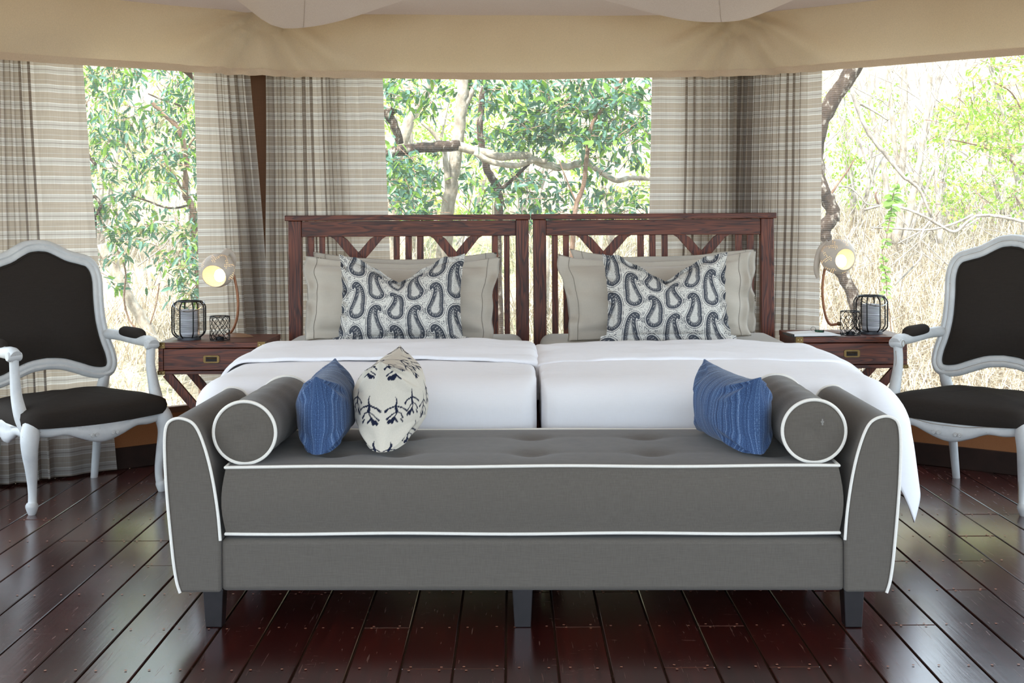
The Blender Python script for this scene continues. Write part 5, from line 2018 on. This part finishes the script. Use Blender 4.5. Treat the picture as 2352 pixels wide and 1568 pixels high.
# ---- pale thicket stems and shrubs further off
th = thing('bare_thicket', 'thicket of bare whitish stems standing behind the long lichen branch', 'thicket')
for a, b, c, r in (((2050, 560), (2062, 400), (2040, 140), .035), ((2060, 560), (2070, 420), (2075, 120), .05), ((2045, 560), (2030, 380), (1990, 140), .035), ((2075, 560), (2110, 380), (2140, 120), .04),
                   ((2070, 560), (2130, 300), (2190, 110), .022), ((2080, 560), (2160, 350), (2290, 150), .02), ((2040, 540), (2000, 400), (1950, 250), .016), ((2160, 560), (2150, 400), (2160, 130), .028)):
    k = limb('stem', [a, ((a[0] + b[0]) / 2, (a[1] + b[1]) / 2), b, ((b[0] + c[0]) / 2 + RS.uniform(-8, 8), (b[1] + c[1]) / 2), c], 12.6, r * 1.05, r * 0.55, MT['twig_grey'] if r < 0.03 else MT['bark_pale'], th, 18)
tw = MB()
for k in range(900):
    reg = RS.choice(3, p=[0.62, 0.2, 0.18])
    x0, x1 = ((1880, 2420), (880, 1500), (150, 480))[reg]
    x, y = RS.uniform(x0, x1), RS.uniform(80, 620)
    Yd = RS.uniform(11.0, 14.0)
    a = RS.normal(0, 0.5) + (PI / 2)
    L = RS.uniform(40, 190)
    bend = RS.normal(0, 14)
    p = [P(x + math.cos(a) * L * s + bend * math.sin(PI * (s + .5)), y - math.sin(a) * L * s, Yd) for s in (-0.5, -0.2, 0.1, 0.5)]
    r = RS.uniform(0.002, 0.007)
    tw.tube(p, [r, r * .85, r * .7, r * .4], 4)
tag(tw.build('bare_twigs', MT['twig_grey'], th), kind='stuff')

FAR = [('lime shrub far off behind the pale trunk', (900, 1180, 330, 500), 13.0, 70), ('lime shrub far off behind the level brown branch', (1060, 1330, 180, 360), 14.0, 100), ('lime shrub far off beyond the slender sapling', (1300, 1520, 280, 500), 13.5, 60),
       ('pale shrub far off behind the narrow-leaved tree', (120, 330, 150, 420), 13.5, 80), ('pale shrub far off beside the narrow-curtain edge', (330, 560, 160, 480), 14.0, 70), ('pale lime shrub far off behind the lichen tree', (1880, 2060, 200, 480), 14.5, 90),
       ('pale lime shrub far off behind the thicket stems', (2060, 2240, 250, 480), 14.0, 80), ('pale lime shrub far off behind the leafy shrub', (2200, 2430, 160, 520), 14.5, 90), ('pale shrub far off behind the leaning tree', (850, 1060, 170, 330), 14.0, 60)]
for lab, (x0, x1, y0, y1), Yd, n in FAR:
    s = thing('far_shrub', lab, 'shrub', (0, 0, 0), 0, 'shrubs on the slope beyond the tent')
    tw = MB()
    xm = (x0 + x1) / 2
    for k in range(4):
        xx = xm + RS.uniform(-0.3, 0.3) * (x1 - x0)
        p = [P(xm + (xx - xm) * q * 1.6, base_px(xm, Yd) + (y0 - base_px(xm, Yd)) * q, Yd) for q in (0, .35, .7, 1.0)]
        tw.tube(p, [0.03, 0.024, 0.016, 0.006], 5)
    tw.build('stems', MT['twig_grey'], s, smooth=180)
    cent = clusters([(x0, x1, y0, y1, Yd - 0.7, Yd + 0.9, n)])
    pos, d, up, ln, wd = sprays(cent, 20, 0.22, 0.055, 0.5, 0.25, None)
    pick = RS.rand(len(pos)) < 0.75
    leaf_mesh('foliage', pos[pick], d[pick], up[pick], ln[pick], wd[pick], MT['leaf_lime'], s)
    leaf_mesh('foliage', pos[~pick], d[~pick], up[~pick], ln[~pick], wd[~pick], MT['leaf_green'], s)

# ---- dry grass
N = 52000
gyv = 7.85 + 7.2 * RS.rand(N) ** 1.25
side = RS.rand(N)
gxv = np.where(side < 0.5, RS.uniform(0.15, 0.62, N), np.where(side < 0.85, RS.uniform(-0.52, -0.16, N), RS.uniform(-0.2, 0.2, N))) * gyv
keep = np.array([noise.noise(Vector((gxv[k] * 1.1, gyv[k] * 1.1, 3))) + (0.35 if gxv[k] > 0 else -0.02) > RS.uniform(-0.35, 0.25) for k in range(N)])
gxv, gyv = gxv[keep], gyv[keep]
N = len(gxv)
gzv = np.array([ground_z(gxv[k], gyv[k]) for k in range(N)])
hgt = RS.uniform(0.25, 0.75, N) * np.where(gxv > 0, 1.05, 0.65)
az = RS.uniform(0, 2 * PI, N)
ben = np.minimum(RS.uniform(0.3, 1.5, N), 0.75 / hgt)
wdt = RS.uniform(0.0025, 0.0055, N)
dx, dy = np.cos(az), np.sin(az)
base = np.stack([gxv, gyv, gzv - 0.02], 1)
mid = base + np.stack([dx * hgt * ben * 0.35, dy * hgt * ben * 0.35, hgt * 0.62], 1)
tip = base + np.stack([dx * hgt * ben, dy * hgt * ben, hgt * (1.0 - 0.45 * ben)], 1)
sd = np.stack([-dy, dx, np.zeros(N)], 1) * wdt[:, None]
sd[:, 0] = np.where(np.abs(sd[:, 0]) < wdt * 0.6, np.sign(sd[:, 0] + 1e-9) * wdt * 0.7, sd[:, 0])
V = np.stack([base - sd, base + sd, mid + sd * 0.8, mid - sd * 0.8, tip], 1).reshape(-1, 3)
o5 = (np.arange(N) * 5)[:, None]
T = np.concatenate([np.array([[0, 1, 2]]) + o5, np.array([[0, 2, 3]]) + o5, np.array([[3, 2, 4]]) + o5])
gs = np_mesh('dry_grass', V, T, MT['straw'], None, 0)
tag(gs, 'tall dry straw grass growing outside the tent', 'grass', None, 'stuff')
